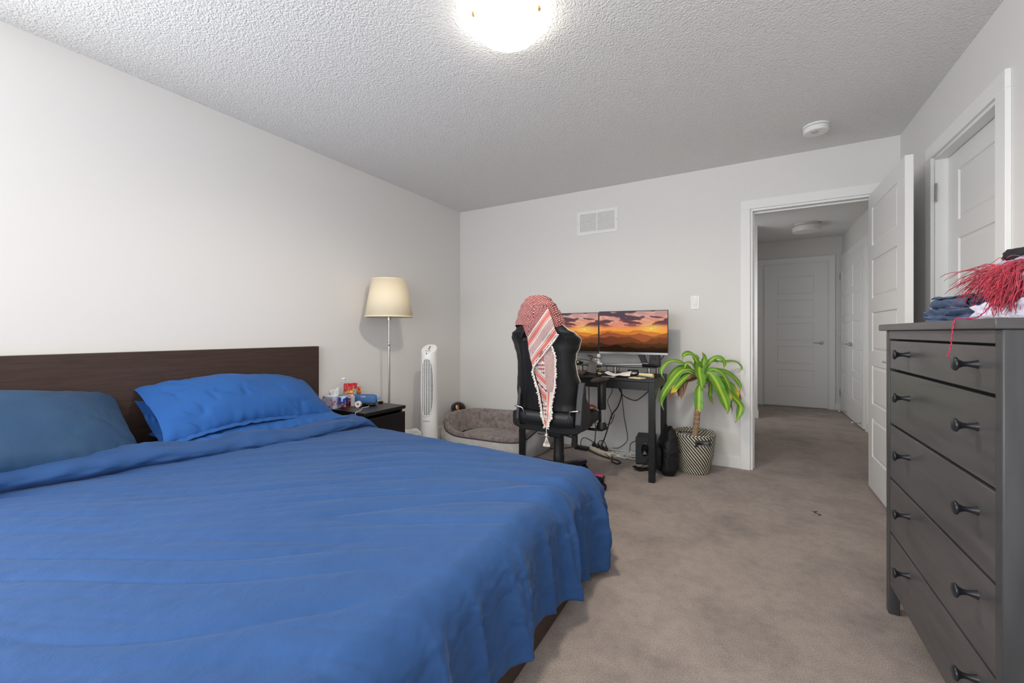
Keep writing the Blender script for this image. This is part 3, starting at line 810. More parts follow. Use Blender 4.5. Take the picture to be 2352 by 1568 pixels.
for a in range(4):
    q = PI/4+a*PI/2
    b.tube([(.05*math.cos(q), .05*math.sin(q), .11), (.075*math.cos(q), .075*math.sin(q), .06), (.13*math.cos(q), .13*math.sin(q), .012)], [.03, .024, .012], 10)
b.lathe([(.078, .06), (.078, .11)], 32)
b.build('foot_base', mFan, t)

# ------------------------------------------------------------------ waste bin with liner
t = thing('waste_bin', 'small white waste bin lined with a white plastic bag beside the tower fan', 'bin', (-2.515, 2.625, 0))
MB().lathe([(.085, 0), (.105, .235), (.108, .24)], 32, caps=False).lathe([(.085, .0), (.002, .002)], 32, caps=False).build('bin_body', mWhitePl, t, solid=.002)
b = MB()
def lf(s, q):
    a = s*2*PI; r = .104+.016*math.sin(q*PI)+.006*math.sin(a*13+q*3)*q+.004*nz(a*5, q*4)
    r = r-(.018 if q < .35 else 0)*(1-q/.35)
    return (r*math.cos(a), r*math.sin(a), (.15+.10*q/.4 if q < .4 else .25-.09*(q-.4)/.6)+.008*math.sin(a*5)+.006*nz(a*3, 1))
b.grid(120, 14, lf, cu=True); b.build('bin_liner', mat('liner_film', rgb(240, 240, 242), .35), t, angle=180, solid=.0008)

# ------------------------------------------------------------------ dog bed and toy
mFur = mat('brown_grey_plush', rgb(120, 106, 100), .95, var=(rgb(158, 148, 146), 28, 5, .18), sheen=.3, bump=(120, .9, .008, 4))
mCanvas = mat('light_grey_canvas', rgb(196, 194, 192), .9, bump=(500, .3, .001), var=(rgb(182, 180, 178), 20, 3))
t = thing('dog_bed', 'grey canvas dog bed lined with brown plush, in the room corner behind the chair', 'pet bed', (-2.12, 3.415, 0))
HA, HB = .525, .355
def se(a, n=2.9):
    c_, s_ = math.cos(a), math.sin(a); return (math.copysign(abs(c_)**(2/n), c_), math.copysign(abs(s_)**(2/n), s_))
def rimz(a):     # low entrance at the front (-y)
    return lerp(.275, .165, sm(.1, .9, -math.sin(a)+.12*math.cos(a)))+.006*nz(a*3, 2)
def wallp(a, q):  # q 0 outer bottom .. 1 inner bottom over the top
    cxs, sxs = se(a); hz = rimz(a)
    if q < .42:
        k = q/.42; off = -.02*k+.025*math.sin(k*PI); z = .01+(hz-.045)*k
    elif q < .62:
        k = (q-.42)/.20; off = -.02-.085*k*.8; z = hz-.035+.045*math.sin(k*PI)
        off += .03*math.sin(k*PI)*(1-k)
    else:
        k = (q-.62)/.38; off = -.088-.05*k; z = lerp(hz-.035, .095, k)
    w_ = .007*nz(a*22, q*2.2, 3)*sm(.5, .7, q)+.004*nz(a*7, q*5)
    off += w_*1.6
    return ((HA+off)*cxs, (HB+off)*sxs, z+w_*.5)
MB().grid(160, 22, lambda s, q: wallp(s*2*PI, q*.43), cu=True).build('outer_wall', mCanvas, t, angle=180)
MB().grid(220, 34, lambda s, q: wallp(s*2*PI, .43+q*.57), cu=True).build('plush_wall', mFur, t, angle=180)
b = MB()
for (z) in (0,):
    b.tube([Vector(wallp(k*2*PI/160, .43))+Vector((0, 0, -.004)) for k in range(161)], .006, 6, caps=False)
b.build('piping', mat('dark_piping', rgb(70, 66, 66), .9), t, angle=180)
b = MB()
def cuf(s, q):
    a = s*2*PI; cxs, sxs = se(a); k = q
    return ((HA-.100)*cxs*k, (HB-.100)*sxs*k, .05+.075*(1-k**5)+.010*nz(cxs*k*4, sxs*k*4)+.004*nz(cxs*k*15, sxs*k*15))
b.grid(100, 26, lambda s, q: cuf(s, .02+.98*q), cu=True); b.build('cushion', mFur, t, angle=180)
# penguin toy behind
t = thing('plush_toy', 'black plush bird toy with an orange cheek peeping over the back of the dog bed', 'soft toy', (-2.705, 3.60, 0), math.radians(0))
mPB = mat('black_plush', rgb(18, 17, 18), .95, sheen=.4, bump=(200, .6, .003))
def ell(cx_, cy_, cz_, rx_, ry_, rz_, n=24, M=None):
    b_ = MB(); b_.grid(n, n, lambda s, q: (cx_+rx_*math.sin(PI*max(.001, min(.999, s)))*math.cos(2*PI*q), cy_+ry_*math.sin(PI*max(.001, min(.999, s)))*math.sin(2*PI*q), cz_+rz_*math.cos(PI*s)), cv=True, M=M); return b_
ell(0, 0, .14, .095, .08, .14).build('body', mPB, t, angle=180)
ell(0, 0, .275, .085, .075, .07).build('head', mPB, t, angle=180)
mOr = mat('orange_plush', rgb(214, 120, 44), .9, bump=(200, .5, .002))
ell(.040, -.062, .285, .014, .010, .040, M=None).build('cheek_patch', mOr, t, angle=180)
ell(.028, -.066, .300, .010, .008, .022).build('white_patch', mat('white_plush', rgb(230, 225, 220), .9), t, angle=180)
MB().tube([(.02, -.07, .255), (.015, -.10, .245), (.01, -.125, .235)], [.016, .010, .003], 12).build('beak', mOr, t, angle=180)

# ------------------------------------------------------------------ desk
mDesk = mat('black_brown_desk', rgb(30, 30, 33), .4, var=(rgb(20, 20, 22), 6, 6, .15), stretch=(1, 10, 10), bump=(40, .08, .001))
t = thing('desk', 'black wooden desk with square legs against the back wall', 'desk', (-1.143, 3.375, 0))
DX, DY, DZ = .558, .265, .745
def dk(n, *d, **k): return box(n, d, mDesk, t, **k)
dk('desktop', -DX, DX, -DY, DY, DZ-.022, DZ, bevel=.003)
for x in (-1, 1):
    for y in (-1, 1):
        xa, ya = x*(DX-.024), y*(DY-.024)
        dk('leg', xa-.022, xa+.022, ya-.022, ya+.022, 0, DZ-.022, bevel=.002)
dk('apron', -DX+.046, DX-.046, -DY+.004, -DY+.022, DZ-.080, DZ-.022)
dk('apron', -DX+.046, DX-.046, DY-.022, DY-.004, DZ-.080, DZ-.022)
dk('apron', -DX+.004, -DX+.022, -DY+.046, DY-.046, DZ-.080, DZ-.022)
dk('apron', DX-.022, DX-.004, -DY+.046, DY-.046, DZ-.080, DZ-.022)
# riser shelf of dark glass on steel cylinders
t = thing('monitor_riser', 'dark glass monitor shelf raised on short steel cylinders on the desk', 'shelf', (-1.12, 3.475, DZ))
MB().box(-.50, .50, -.12, .12, .062, .070).build('glass_shelf', mat('dark_glass', rgb(30, 36, 36), .08, spec=.6), t, bevel=.002)
for x in (-.46, -.12, .17, .44, .47):
    for y in ((-.085,) if x in (.17, .44) else (.085,) if x == .47 else (-.085, .085)):
        MB().lathe([(.014, 0), (.014, .0615)], 20, T(x, y, 0)).build('steel_foot', mSteel, t)

def sky(u, v):
    cl = fbm(u*3.2+v*1.5, v*9, 4.2, 5); cl2 = fbm(u*7, v*16+u*3, 1.7, 4)
    sx, sy_ = .775, .575
    d = math.hypot((u-sx)*1.5, (v-sy_)*1.6)
    base = mixc((.95, .33, .10), (.80, .30, .20), sm(.5, .7, v)); base = mixc(base, (.55, .33, .30), sm(.7, 1, v))
    if v < .62: base = mixc(base, (.98, .38, .045), sm(.62, .5, v) if False else 1-sm(.50, .64, v))
    base = mixc(base, (1.0, .62, .10), max(0, 1-d*2.6)**1.5)
    dark = mixc((.15, .045, .045), (.075, .055, .08), sm(.62, .9, v))
    k = sm(-.12, .10, cl+.10*cl2+.10*math.sin(u*5+v*14)) * sm(.60, .70, v+.05*nz(u*5, 1))
    c = mixc(base, dark, k*.95)
    if .62 < v: c = mixc(c, (.95, .50, .40), .55*sm(.1, .2, cl2)*(1-k)*sm(.60, .7, v))
    if d < .016: c = (1, .95, .6)
    c = tuple(min(1, q) for q in c)
    def ridge(h, a, f, s, o): return h+a*(fbm(u*f+s, s, 0, 4))+o*math.exp(-((u-.08)/.12)**2)
    for h, a, f, s, co in ((.50, .07, 2.6, 3, (.62, .18, .04)), (.43, .12, 2.2, 11, (.30, .075, .030)), (.36, .14, 2.0, 23, (.13, .034, .018)), (.24, .13, 1.9, 37, (.048, .018, .008)), (.12, .09, 2.4, 51, (.016, .007, .003))):
        hh = h+a*fbm(u*f+s, s, 0, 4)*1.3
        if v < hh:
            near = max(0, 1-math.hypot((u-sx)*1.2, (v-.5)*2.2))
            c = mixc(co, mixc(base, co, .5), .35*near); c = mixc(c, tuple(x*1.5 for x in co), sm(0, .12, hh-v)*.35)
            c = tuple(x*(1+.25*nz(u*40, v*60, s)*(1 if h < .2 else .1)) for x in c)
    return c
mScr = mat('screen_picture', (0, 0, 0, 1), .35, attr=True, emit=.72)
_b = mScr.node_tree.nodes['Principled BSDF']; _b.inputs['Specular IOR Level'].default_value = .02
for _l in list(_b.inputs['Base Color'].links): mScr.node_tree.links.remove(_l)
_b.inputs['Base Color'].default_value = (.004, .004, .004, 1)
def monitor(label, loc, rz, w_, h_, bez, mb, stand, umin=0.0):
    t = thing('monitor', label, 'monitor', loc, rz, 'monitors on the desk')
    # local: x right, -y towards viewer, z up from the bottom edge
    MB().box(-w_/2, w_/2, 0, .012, 0, h_).build('casing', mBlackPl, t, bevel=.002)
    MB().box(-w_/2+.06, w_/2-.06, .012, .035, .05, h_-.08).build('back_cover', mBlackPl, t, bevel=.01)
    MB().box(-w_/2, w_/2, -.003, .0, 0, bez).build('bottom_bezel', mb, t, bevel=.001)
    nx, nz_ = 300, 180
    b = MB().grid(nx, nz_, lambda s, q: (-w_/2+.005+s*(w_-.010), -.0008, bez+.001+q*(h_-bez-.006)))
    b.build('screen', mScr, t, colf=lambda i, p: sky((i//nz_)/(nx-1), (i % nz_)/(nz_-1)), angle=180)
    return t
mBez = mat('silver_bezel', rgb(150, 150, 152), .35, metal=.7)
mr = monitor('large right hand monitor with silver lower edge showing a mountain sunset', (-.838, 3.495, .905), math.radians(0), .565, .362, .018, mBez, 0)
text('lettering', 'SAMSUNG', .0085, mGap, T(.05, -.0032, .009) @ R(PI/2, 'X'), mr)
b = MB().prism([(.035, .02), (.085, .02), (.125, -.082), (.075, -.082)], .016, .034, axis='y'); b.build('stand_neck', mBlackPl, mr, bevel=.003)
b = MB()
b.add([(-.20, -.09, -.0895), (-.20, -.05, -.0895), (.12, .06, -.0895), (.13, .0, -.0895), (-.20, -.09, -.082), (-.20, -.05, -.082), (.12, .06, -.066), (.13, .0, -.066)],
      [(0, 1, 2, 3), (4, 5, 6, 7), (0, 1, 5, 4), (1, 2, 6, 5), (2, 3, 7, 6), (3, 0, 4, 7)])
b.build('stand_foot', mBez, mr, bevel=.003)
b = MB()
b.add([(.06, .0, -.0895), (.06, .05, -.0895), (.26, -.06, -.0895), (.235, -.10, -.0895), (.06, .0, -.070), (.06, .05, -.070), (.26, -.06, -.082), (.235, -.10, -.082)],
      [(0, 1, 2, 3), (4, 5, 6, 7), (0, 1, 5, 4), (1, 2, 6, 5), (2, 3, 7, 6), (3, 0, 4, 7)])
b.build('stand_foot', mBlackPl, mr, bevel=.003)
ml = monitor('left monitor with a black lower edge, half hidden by the gaming chair', (-1.408, 3.500, .908), math.radians(0), .565, .352, .014, mDarkPl, 0)
MB().box(-.03, .03, .015, .03, -.092, .1).build('stand_neck', mBlackPl, ml, bevel=.003)
MB().box(-.12, .12, -.06, .07, -.0915, -.083).build('stand_foot', mBlackPl, ml, bevel=.004)
# desk speaker behind the right monitor foot
t = thing('desk_speaker', 'small black desk speaker standing on the right end of the glass shelf', 'speaker', (-.668, 3.545, .8155), 0)
b = MB().prism([(-.042, 0), (.046, 0), (.034, .155), (-.024, .155)], -.03, .04, axis='y'); b.build('cabinet', mBlackPl, t, bevel=.004)
MB().lathe([(.022, 0), (.022, .003), (.018, .004), (.010, .001), (.002, .003)], 24, T(.005, -.031, .108) @ R(PI/2, 'X')).build('tweeter_ring', mSteel, t)
MB().lathe([(.014, 0), (.014, .003), (.009, .001), (.001, .004)], 24, T(.002, -.031, .058) @ R(PI/2, 'X')).build('knob', mDarkPl, t)
# figurine with a brown tool
mFig = mat('white_figure', rgb(238, 238, 236), .35)
t = thing('figurine', 'small white toy figure holding a long brown tool, between the monitors', 'figurine', (-1.105, 3.44, .8155), .2)
b = MB().tube([(0, 0, .0), (0, 0, .01), (0, 0, .03), (0, 0, .05), (0, 0, .058)], [.014, .015, .013, .015, .008], 16)
b.build('body', mFig, t, angle=180)
MB().lathe([(.001, .056), (.013, .058), (.016, .066), (.0165, .074), (.013, .084), (.004, .089), (.001, .0895)], 20).build('helmet', mFig, t, angle=60)
MB().lathe([(.0168, .070), (.0172, .071), (.0168, .072)], 20, caps=False).build('helmet_rim', mDarkPl, t)
MB().tube([(-.012, -.005, .05), (-.022, -.022, .042), (-.030, -.026, .050)], [.006, .005, .004], 8).build('arm', mFig, t, angle=180)
MB().tube([(.012, -.005, .05), (.006, -.024, .040), (-.010, -.030, .048)], [.006, .005, .004], 8).build('arm', mFig, t, angle=180)
mBr = mat('dark_brown_paint', rgb(72, 54, 36), .5)
MB().tube([(-.088, -.03, .078), (-.060, -.03, .072), (-.058, -.03, .071), (.022, -.03, .050)], [.010, .010, .006, .004], 10).tube([(-.05, -.03, .068), (-.055, -.03, .05)], [.006, .005], 8).build('long_tool', mBr, t)
MB().lathe([(.009, -.006), (.009, .006)], 14, T(-.062, -.03, .046) @ R(PI/2, 'X')).build('drum', mBr, t)
b = MB().tube([(.006, .0, .012), (.03, -.01, .003)], [.008, .006], 8); b.build('foot', mFig, t)
b = MB().tube([(-.006, .0, .012), (-.02, -.012, .003)], [.008, .006], 8); b.build('foot', mFig, t)

# clutter on the desk
t = box('network_switch', (-.07, .07, -.045, .045, 0, .026), mBlackPl, None, .002); at(t, -1.345, 3.43, .8155, rz=.1)
tag(t, 'black network box with a green light on the shelf beside the chair back', 'network box')
MB().lathe([(.004, 0), (.004, .002)], 10, T(.068, -.046, .018) @ R(PI/2, 'X')).build('status_light', mat('green_led', rgb(150, 230, 60), .4, emit=2), t)
t = MB().lathe([(.001, .001), (.045, 0), (.055, .006), (.058, .020), (.055, .021), (.050, .008), (.001, .005)], 36).build('red_dish', mat('red_plastic', rgb(225, 45, 30), .35), None)
at(t, -1.290, 3.305, DZ); tag(t, 'shallow bright red plastic dish behind the keyboard', 'dish')
# keyboard
t = thing('keyboard', 'dark keyboard with brownish keys lying on the desk behind the chair', 'keyboard', (-1.325, 3.195, DZ), math.radians(2))
MB().prism([(-.068, 0), (.068, 0), (.068, .020), (-.068, .010)], -.19, .19, axis='x').build('case', mDarkPl, t, bevel=.002)
mKey = mat('brown_grey_keys', rgb(92, 82, 72), .5)
kp = MB().box(-.0075, .0075, -.0075, .0075, 0, .008).build('key', mKey, t, bevel=.0015)
first = True
for r_ in range(5):
    for c_ in range(15):
        o = kp if first else kp.copy()
        if not first: COL.objects.link(o)
        first = False
        yy = -.052+.0245*r_; o.location = (-.172+.0245*c_, yy, .0115+.0735*(yy+.068)); o.parent = t; o.rotation_euler = (.073, 0, 0)
# phone on a stand, leaning (dark slab)
t = thing('phone_stand', 'dark slab phone leaning on a small stand among cables on the desk', 'phone', (-1.135, 3.33, DZ), .35)
MB().box(-.037, .037, -.004, .004, 0, .078, M=T(0, -.01, .006) @ R(-.35, 'X') @ R(.25, 'Y')).build('phone', mat('dark_slab', rgb(52, 44, 38), .3), t, bevel=.003)
MB().box(-.03, .03, -.02, .045, 0, .006).box(-.006, .006, .02, .03, .006, .055).build('stand', mBlackPl, t, bevel=.002)
# small black camera rig with brass bits
t = thing('desk_clamp', 'black and brass jointed clamp standing behind the leaning phone', 'clamp', (-1.075, 3.345, DZ), 0)
MB().tube([(0, 0, .0), (-.01, 0, .03), (.015, .01, .055), (-.05, .01, .060)], .006, 8).build('arm', mBlackPl, t)
mBrass = mat('old_brass', rgb(190, 160, 110), .35, metal=.8)
for z in (.012, .030, .048): MB().lathe([(.002, z-.008), (.012, z-.004), (.012, z+.004), (.002, z+.008)], 16, T(.012, -.012, 0)).build('brass_ring', mBrass, t)
for i, pts in enumerate([[(-1.36, 3.40, .85), (-1.32, 3.38, .90), (-1.30, 3.40, .905)], [(-1.34, 3.44, .86), (-1.20, 3.42, .850), (-1.10, 3.40, .822)]]):
    o = MB().tube(spline(pts), .0028, 6).build('thin_cable', mCable, None); tag(o, ['short black cable poking up beside the chair back below the left monitor', 'black cable sloping down along the glass shelf to the figurine'][i], 'cable')
o = MB().tube([(-.99+.055*math.cos(a), 3.46+.01*math.sin(a*2), .785+.034*math.sin(a)) for a in [-.5+k*.2 for k in range(34)]], .0025, 6).build('coiled_cable', mCable, None)
o.location.z = -.004; tag(o, 'round loop of black cable under the glass shelf', 'cable')
# paper sheets, black tape dispenser, phone, box
b = MB()
b.grid(26, 20, lambda s, q: (-.12+.24*s, -.075+.15*q, .006+.028*sm(.45, 1, s)*math.sin(q*3)+.008*nz(s*5, q*5, 2)+.016*math.exp(-((s-.2)/.12)**2)))
t = b.build('crumpled_paper', mPaper, None, angle=180, solid=.001); at(t, -.90, 3.22, DZ+.008, rz=.1); tag(t, 'crumpled white paper sheet on the right half of the desk', 'paper')
t = MB().grid(14, 12, lambda s, q: (-.05+.1*s, -.035+.07*q, .012+.012*nz(s*6, q*6, 9)+.012*s)).build('wrapping_film', mat('clear_film', rgb(225, 228, 235), .25), None, angle=180, solid=.002); at(t, -.80, 3.27, DZ+.004, rz=.3)
tag(t, 'crumpled shiny wrapping film at the right end of the crumpled paper', 'wrapper')
t = thing('tape_dispenser', 'black curved stapler with white lettering lying by the paper', 'stapler', (-.985, 3.155, DZ), -.15)
b = MB().prism([(-.045, .0), (.06, .0), (.06, .006), (.03, .010), (.025, .032), (.005, .043), (-.025, .040), (-.045, .02)], -.016, .016, axis='y'); b.build('body', mBlackPl, t, bevel=.004)
MB().box(-.03, -.002, -.0175, -.0158, .024, .031).build('print', mWhitePl, t)
t = MB().box(-.05, .05, -.026, .026, 0, .009).build('mobile_phone', mat('silver_phone', rgb(160, 160, 165), .25, metal=.6), None, bevel=.003); at(t, -.925, 3.125, DZ, rz=-.06); tag(t, 'silver grey phone lying near the front edge of the desk', 'phone')
t = MB().box(-.04, .04, -.03, .03, 0, .036).build('black_box', mBlackPl, None, bevel=.002); at(t, -.818, 3.44, DZ, rz=.1); tag(t, 'small plain black box on the desk below the right monitor', 'box')
t = MB().box(-.052, .052, -.034, .034, 0, .007).build('note_pad', mYel, None, bevel=.001); at(t, -.720, 3.155, DZ, rz=-.45); tag(t, 'cream note pad lying at the right end of the desk', 'note pad')
t = MB().lathe([(.016, -.055), (.016, .055), (.012, .055), (.012, -.055), (.016, -.055)], 28, R(PI/2, 'Y'), caps=False).build('paper_roll', mYel, None); at(t, -.672, 3.245, DZ+.016, rz=-.22); tag(t, 'small roll of cream paper behind the note pad', 'paper roll')
t = MB().tube([(-.065, 0, 0), (.06, 0, 0), (.07, 0, 0)], [.0045, .0045, .001], 8).build('pen', mat('blue_grey_pen', rgb(95, 115, 130), .4), None); at(t, -.672, 3.19, DZ+.0125, rz=-.4, ry=.05); tag(t, 'blue grey pen resting across the cream note pad', 'pen')
t = MB().tube([(.028*math.cos(a)*(1+.1*math.sin(3*a)), .02*math.sin(a), .003+.004*(k % 3)) for k, a in enumerate([i*.35 for i in range(50)])], .0022, 5).build('coiled_lead', mCable, None); at(t, -.625, 3.42, DZ+.001); tag(t, 'little heap of black lead at the back right corner of the desk', 'cable')
t = MB().tube(spline([(-.608, 3.56, .93), (-.60, 3.58, .90), (-.64, 3.59, .85), (-.668, 3.598, .84)]), .003, 6).build('speaker_lead', mCable, None); tag(t, 'black lead hanging behind the lower right corner of the big monitor', 'cable')

# ------------------------------------------------------------------ under the desk
def cab(name, pts, r, m, label): 
    o = MB().tube(spline(pts), r, 7).build(name, m, None, angle=180); tag(o, label, 'cable', 'cables under the desk'); return o
Y = 3.70
cab('power_cable', [(-1.0, Y, .74), (-1.006, Y, .60), (-.981, Y, .537), (-1.013, Y, .427), (-1.07, Y, .34), (-1.115, Y, .188), (-1.148, Y, .094), (-1.165, Y, .05)], .0052, mCable, 'thickest black cable dropping from the middle of the desk to the power strip')
cab('power_cable', [(-1.05, Y+.03, .70), (-1.076, Y+.03, .549), (-1.115, Y+.03, .463), (-1.08, Y+.03, .36), (-1.078, Y+.03, .30)], .003, mCable, 'thin cable bowing left before joining the thickest cable under the desk')
cab('power_cable', [(-1.0, Y+.04, .70), (-.987, Y+.04, .53), (-.969, Y+.04, .337), (-.937, Y+.04, .159), (-.956, Y+.04, .10), (-1.01, Y+.02, .055), (-1.06, Y, .05)], .003, mCable, 'thin cable bowing right near the floor under the desk')
cab('power_cable', [(-1.02, Y+.05, .66), (-.994, Y+.05, .542), (-.944, Y+.05, .502), (-.876, Y+.05, .485), (-.827, Y+.05, .511), (-.74, Y+.05, .60), (-.70, Y+.05, .70)], .0038, mCable, 'black cable sagging in a shallow loop below the right part of the desktop')
cab('power_cable', [(-1.29, Y+.02, .72), (-1.288, Y+.02, .534), (-1.285, Y+.02, .40), (-1.254, Y+.02, .289), (-1.224, Y+.02, .214), (-1.234, Y+.02, .06)], .0042, mCable, 'black cable hanging straight down just right of the chair back')
cab('power_cable', [(-1.40, Y+.06, .30), (-1.275, Y+.06, .254), (-1.201, Y+.06, .243), (-1.102, Y+.06, .25), (-1.076, Y+.06, .294), (-1.06, Y+.06, .34)], .003, mCable, 'thin cable looping sideways behind the armrest post')
cab('power_cable', [(-.66, Y+.03, .72), (-.685, Y+.03, .576), (-.709, Y+.03, .393), (-.697, Y+.03, .225), (-.70, Y+.03, .15)], .0026, mCable, 'thin cable hanging down behind the right front desk leg to the subwoofer')
cab('power_cable', [(-.925, 3.745, .006), (-.919, 3.75, .05), (-.913, 3.75, .094), (-.87, 3.75, .122), (-.82, 3.73, .10)], .003, mCable, 'short cable arching into the back of the subwoofer')
cab('power_cable', [(-1.275, 3.664, .012), (-1.155, 3.578, .008), (-1.043, 3.521, .008), (-.97, 3.50, .010), (-.923, 3.454, .008), (-.943, 3.405, .008), (-.994, 3.436, .014), (-1.029, 3.577, .012), (-1.075, 3.64, .03)], .0062, mCable, 'heavy black cord curling into a loop on the carpet in front of the power strip')
cab('power_cable', [(-1.60, 3.55, .006), (-1.539, 3.595, .006), (-1.479, 3.657, .006), (-1.41, 3.675, .02)], .004, mCable, 'black cord running on the carpet from the chair to the power adapter')
cab('power_cable', [(-1.36, 3.70, .02), (-1.37, 3.735, .07), (-1.34, 3.74, .10), (-1.27, 3.74, .075), (-1.235, 3.73, .055)], .0036, mCable, 'cord arching from the power adapter into the power strip')
cab('power_cable', [(-1.20, 3.72, .05), (-1.19, 3.72, .09), (-1.15, 3.71, .10), (-1.10, 3.66, .06), (-1.09, 3.60, .02), (-1.05, 3.56, .008), (-1.12, 3.62, .03), (-1.16, 3.68, .09), (-1.13, 3.70, .12)], .0030, mCable, 'tangled thin black cord above the plugs of the power strip')
t = MB().box(-.065, .065, -.028, .028, 0, .032).build('power_adapter', mBlackPl, None, bevel=.005); at(t, -1.345, 3.685, 0, rz=-.15); tag(t, 'black power adapter brick on the carpet under the desk', 'power adapter')
t = thing('power_strip', 'white power strip with plugs lying on the carpet under the desk', 'power strip', (-1.165, 3.675, 0), math.radians(-33))
MB().box(-.15, .15, -.028, .028, 0, .034).build('housing', mat('cream_plastic', rgb(226, 216, 200), .5), t, bevel=.006)
for k in range(4):
    MB().box(-.016, .016, -.014, .014, 0, .028).lathe([(.006, .02), (.005, .045)], 8).build('plug', mDarkPl, t, bevel=.003).location = (-.09+.055*k, 0, .034)
b = MB(); rq = random.Random(3)
for k in range(11):
    cx_, cy_ = rq.uniform(-.07, .07), rq.uniform(-.02, .03); ra, rb = rq.uniform(.04, .085), rq.uniform(.02, .045); ph = rq.uniform(0, 6)
    b.tube([(cx_+ra*math.cos(ph+a), cy_+rb*math.sin(ph+a)-.2*ra*math.cos(ph+a), .006+.0055*k*.75+.006*math.sin(a*2+k)) for a in [i*2*PI/30 for i in range(31)]], .0032, 6, caps=False)
t = b.build('white_cable_bundle', mWhiteC, None, angle=180, kind='stuff'); at(t, -.925, 3.61, .004); tag(t, 'tangled bundle of white cables between power strip and subwoofer', 'cable', kind='stuff')
# subwoofer
t = thing('subwoofer', 'black subwoofer box with an oval port standing under the desk', 'subwoofer', (-.745, 3.595, 0), math.radians(6))
mSub = mat('charcoal_vinyl', rgb(44, 48, 52), .55, bump=(300, .1, .0005))
MB().box(-.075, .075, -.10, .10, .012, .222).build('cabinet', mSub, t, bevel=.003)
MB().lathe([(.030, 0), (.030, .002), (.028, .003)], 36, T(.0, -.1, .128) @ R(PI/2, 'X') @ Matrix.Diagonal((1, 1.75, 1, 1))).build('port_plate', mat('gloss_black', rgb(14, 14, 15), .12), t)
MB().lathe([(.023, .004), (.020, .006), (.015, .001), (.013, -.02)], 32, T(.0, -.1, .147) @ R(PI/2, 'X'), caps=False).lathe([(.0135, -.0), (.001, -.0)], 32, T(0, -.1045, .147) @ R(PI/2, 'X'), caps=False).build('port', mGap, t)
text('lettering', 'logitech', .010, mWhitePl, T(0, -.1036, .096) @ R(PI/2, 'X'), t)
MB().tube([(.006*math.cos(a)-.002, -.1036, .108+.006*math.sin(a)) for a in [.6+k*.3 for k in range(17)]], .0014, 5).lathe([(.0025, 0), (.002, .001)], 10, T(.007, -.1033, .108) @ R(PI/2, 'X')).build('emblem', mWhitePl, t)
for x in (-.06, .06):
    for y in (-.08, .08): MB().lathe([(.012, 0), (.012, .013)], 12, T(x, y, 0)).build('foot', mBlackPl, t)

# ------------------------------------------------------------------ backpack
t = thing('backpack', 'black backpack slumped upright between desk leg and woven basket', 'backpack', (-.555, 3.40, 0), math.radians(-62))
mBag = mat('black_nylon', rgb(20, 20, 22), .6, bump=(30, .35, .006, 4), spec=.4)
def bp(s, q):   # s height, q ring
    a = q*2*PI; z = .005+.355*s
    w_ = interp([(0, .095), (.12, .112), (.5, .104), (.8, .085), (.93, .06), (1, .015)], s)
    d_ = interp([(0, .045), (.1, .062), (.4, .064), (.7, .052), (.9, .038), (1, .010)], s)
    ca, sa = math.cos(a), math.sin(a)
    x = w_*math.copysign(abs(ca)**.55, ca); y = d_*math.copysign(abs(sa)**.6, sa)
    n_ = .014*nz(x*12, z*9, 4+y*9)+.010*max(0, 1-abs(nz(x*9+z*14, z*7, y*12))*4)**2
    return (x*(1+n_*3), y+n_-.01*s+.04*s*s, z)
def fp(s, q):
    a = q*2*PI; z = .03+.20*s; e = (1-abs(2*s-1)**4)**.5
    ca, sa = math.cos(a), math.sin(a)
    return (.088*e*math.copysign(abs(ca)**.7, ca), -.078+.03*e*math.copysign(abs(sa)**.7, sa)+.006*nz(ca*3, z*14), z)
MB().grid(30, 40, fp, cv=True).build('front_pocket', mBag, t, angle=180)
MB().grid(70, 72, bp, cv=True).build('main_compartment', mBag, t, angle=180)
for q0 in (.56, .64):
    MB().tube([bp(.06+.86*k/20, q0+.06*math.sin(k/20*PI)) for k in range(21)], .0035, 6).build('zip', mDarkPl, t, angle=180)
MB().tube([bp(.45, .40+.5*k/30) for k in range(31)], .0028, 6).build('seam', mDarkPl, t, angle=180)
MB().tube([(-.098+.016*math.cos(a), -.060-.004*math.cos(a), .150+.014*math.sin(a)) for a in [k*.35 for k in range(19)]], .0022, 6).build('ring', mDarkPl, t)
MB().tube(spline([(-.10, -.055, .215), (-.104, -.062, .195), (-.100, -.066, .175)]), .004, 6).build('zip_pull', mSteel, t)
MB().tube(spline([(-.101, -.066, .178), (-.103, -.070, .165), (-.100, -.070, .152)]), .0035, 6).build('zip_tag', mat('pink_tag', rgb(190, 150, 160), .5), t)
MB().tube([(-.02, .0, .335), (-.022, .0, .362), (0, .0, .372), (.022, .0, .362), (.02, .0, .335)], .007, 8).build('top_handle', mBag, t)
o = MB().tube([Vector(p) for p in spline([(-.06, -.02, .13), (-.10, -.10, .07), (-.105, -.15, .015), (-.08, -.205, .012), (-.045, -.235, .035), (-.03, -.20, .012), (-.05, -.12, .010), (-.02, -.09, .012)])], .016, 8, flat=.18).build('shoulder_strap', mBag, t)
MB().box(-.018, .018, -.012, .012, -.004, .006, M=T(-.10, -.10, .075) @ R(1.0, 'X')).build('buckle', mBlackPl, t, bevel=.002)

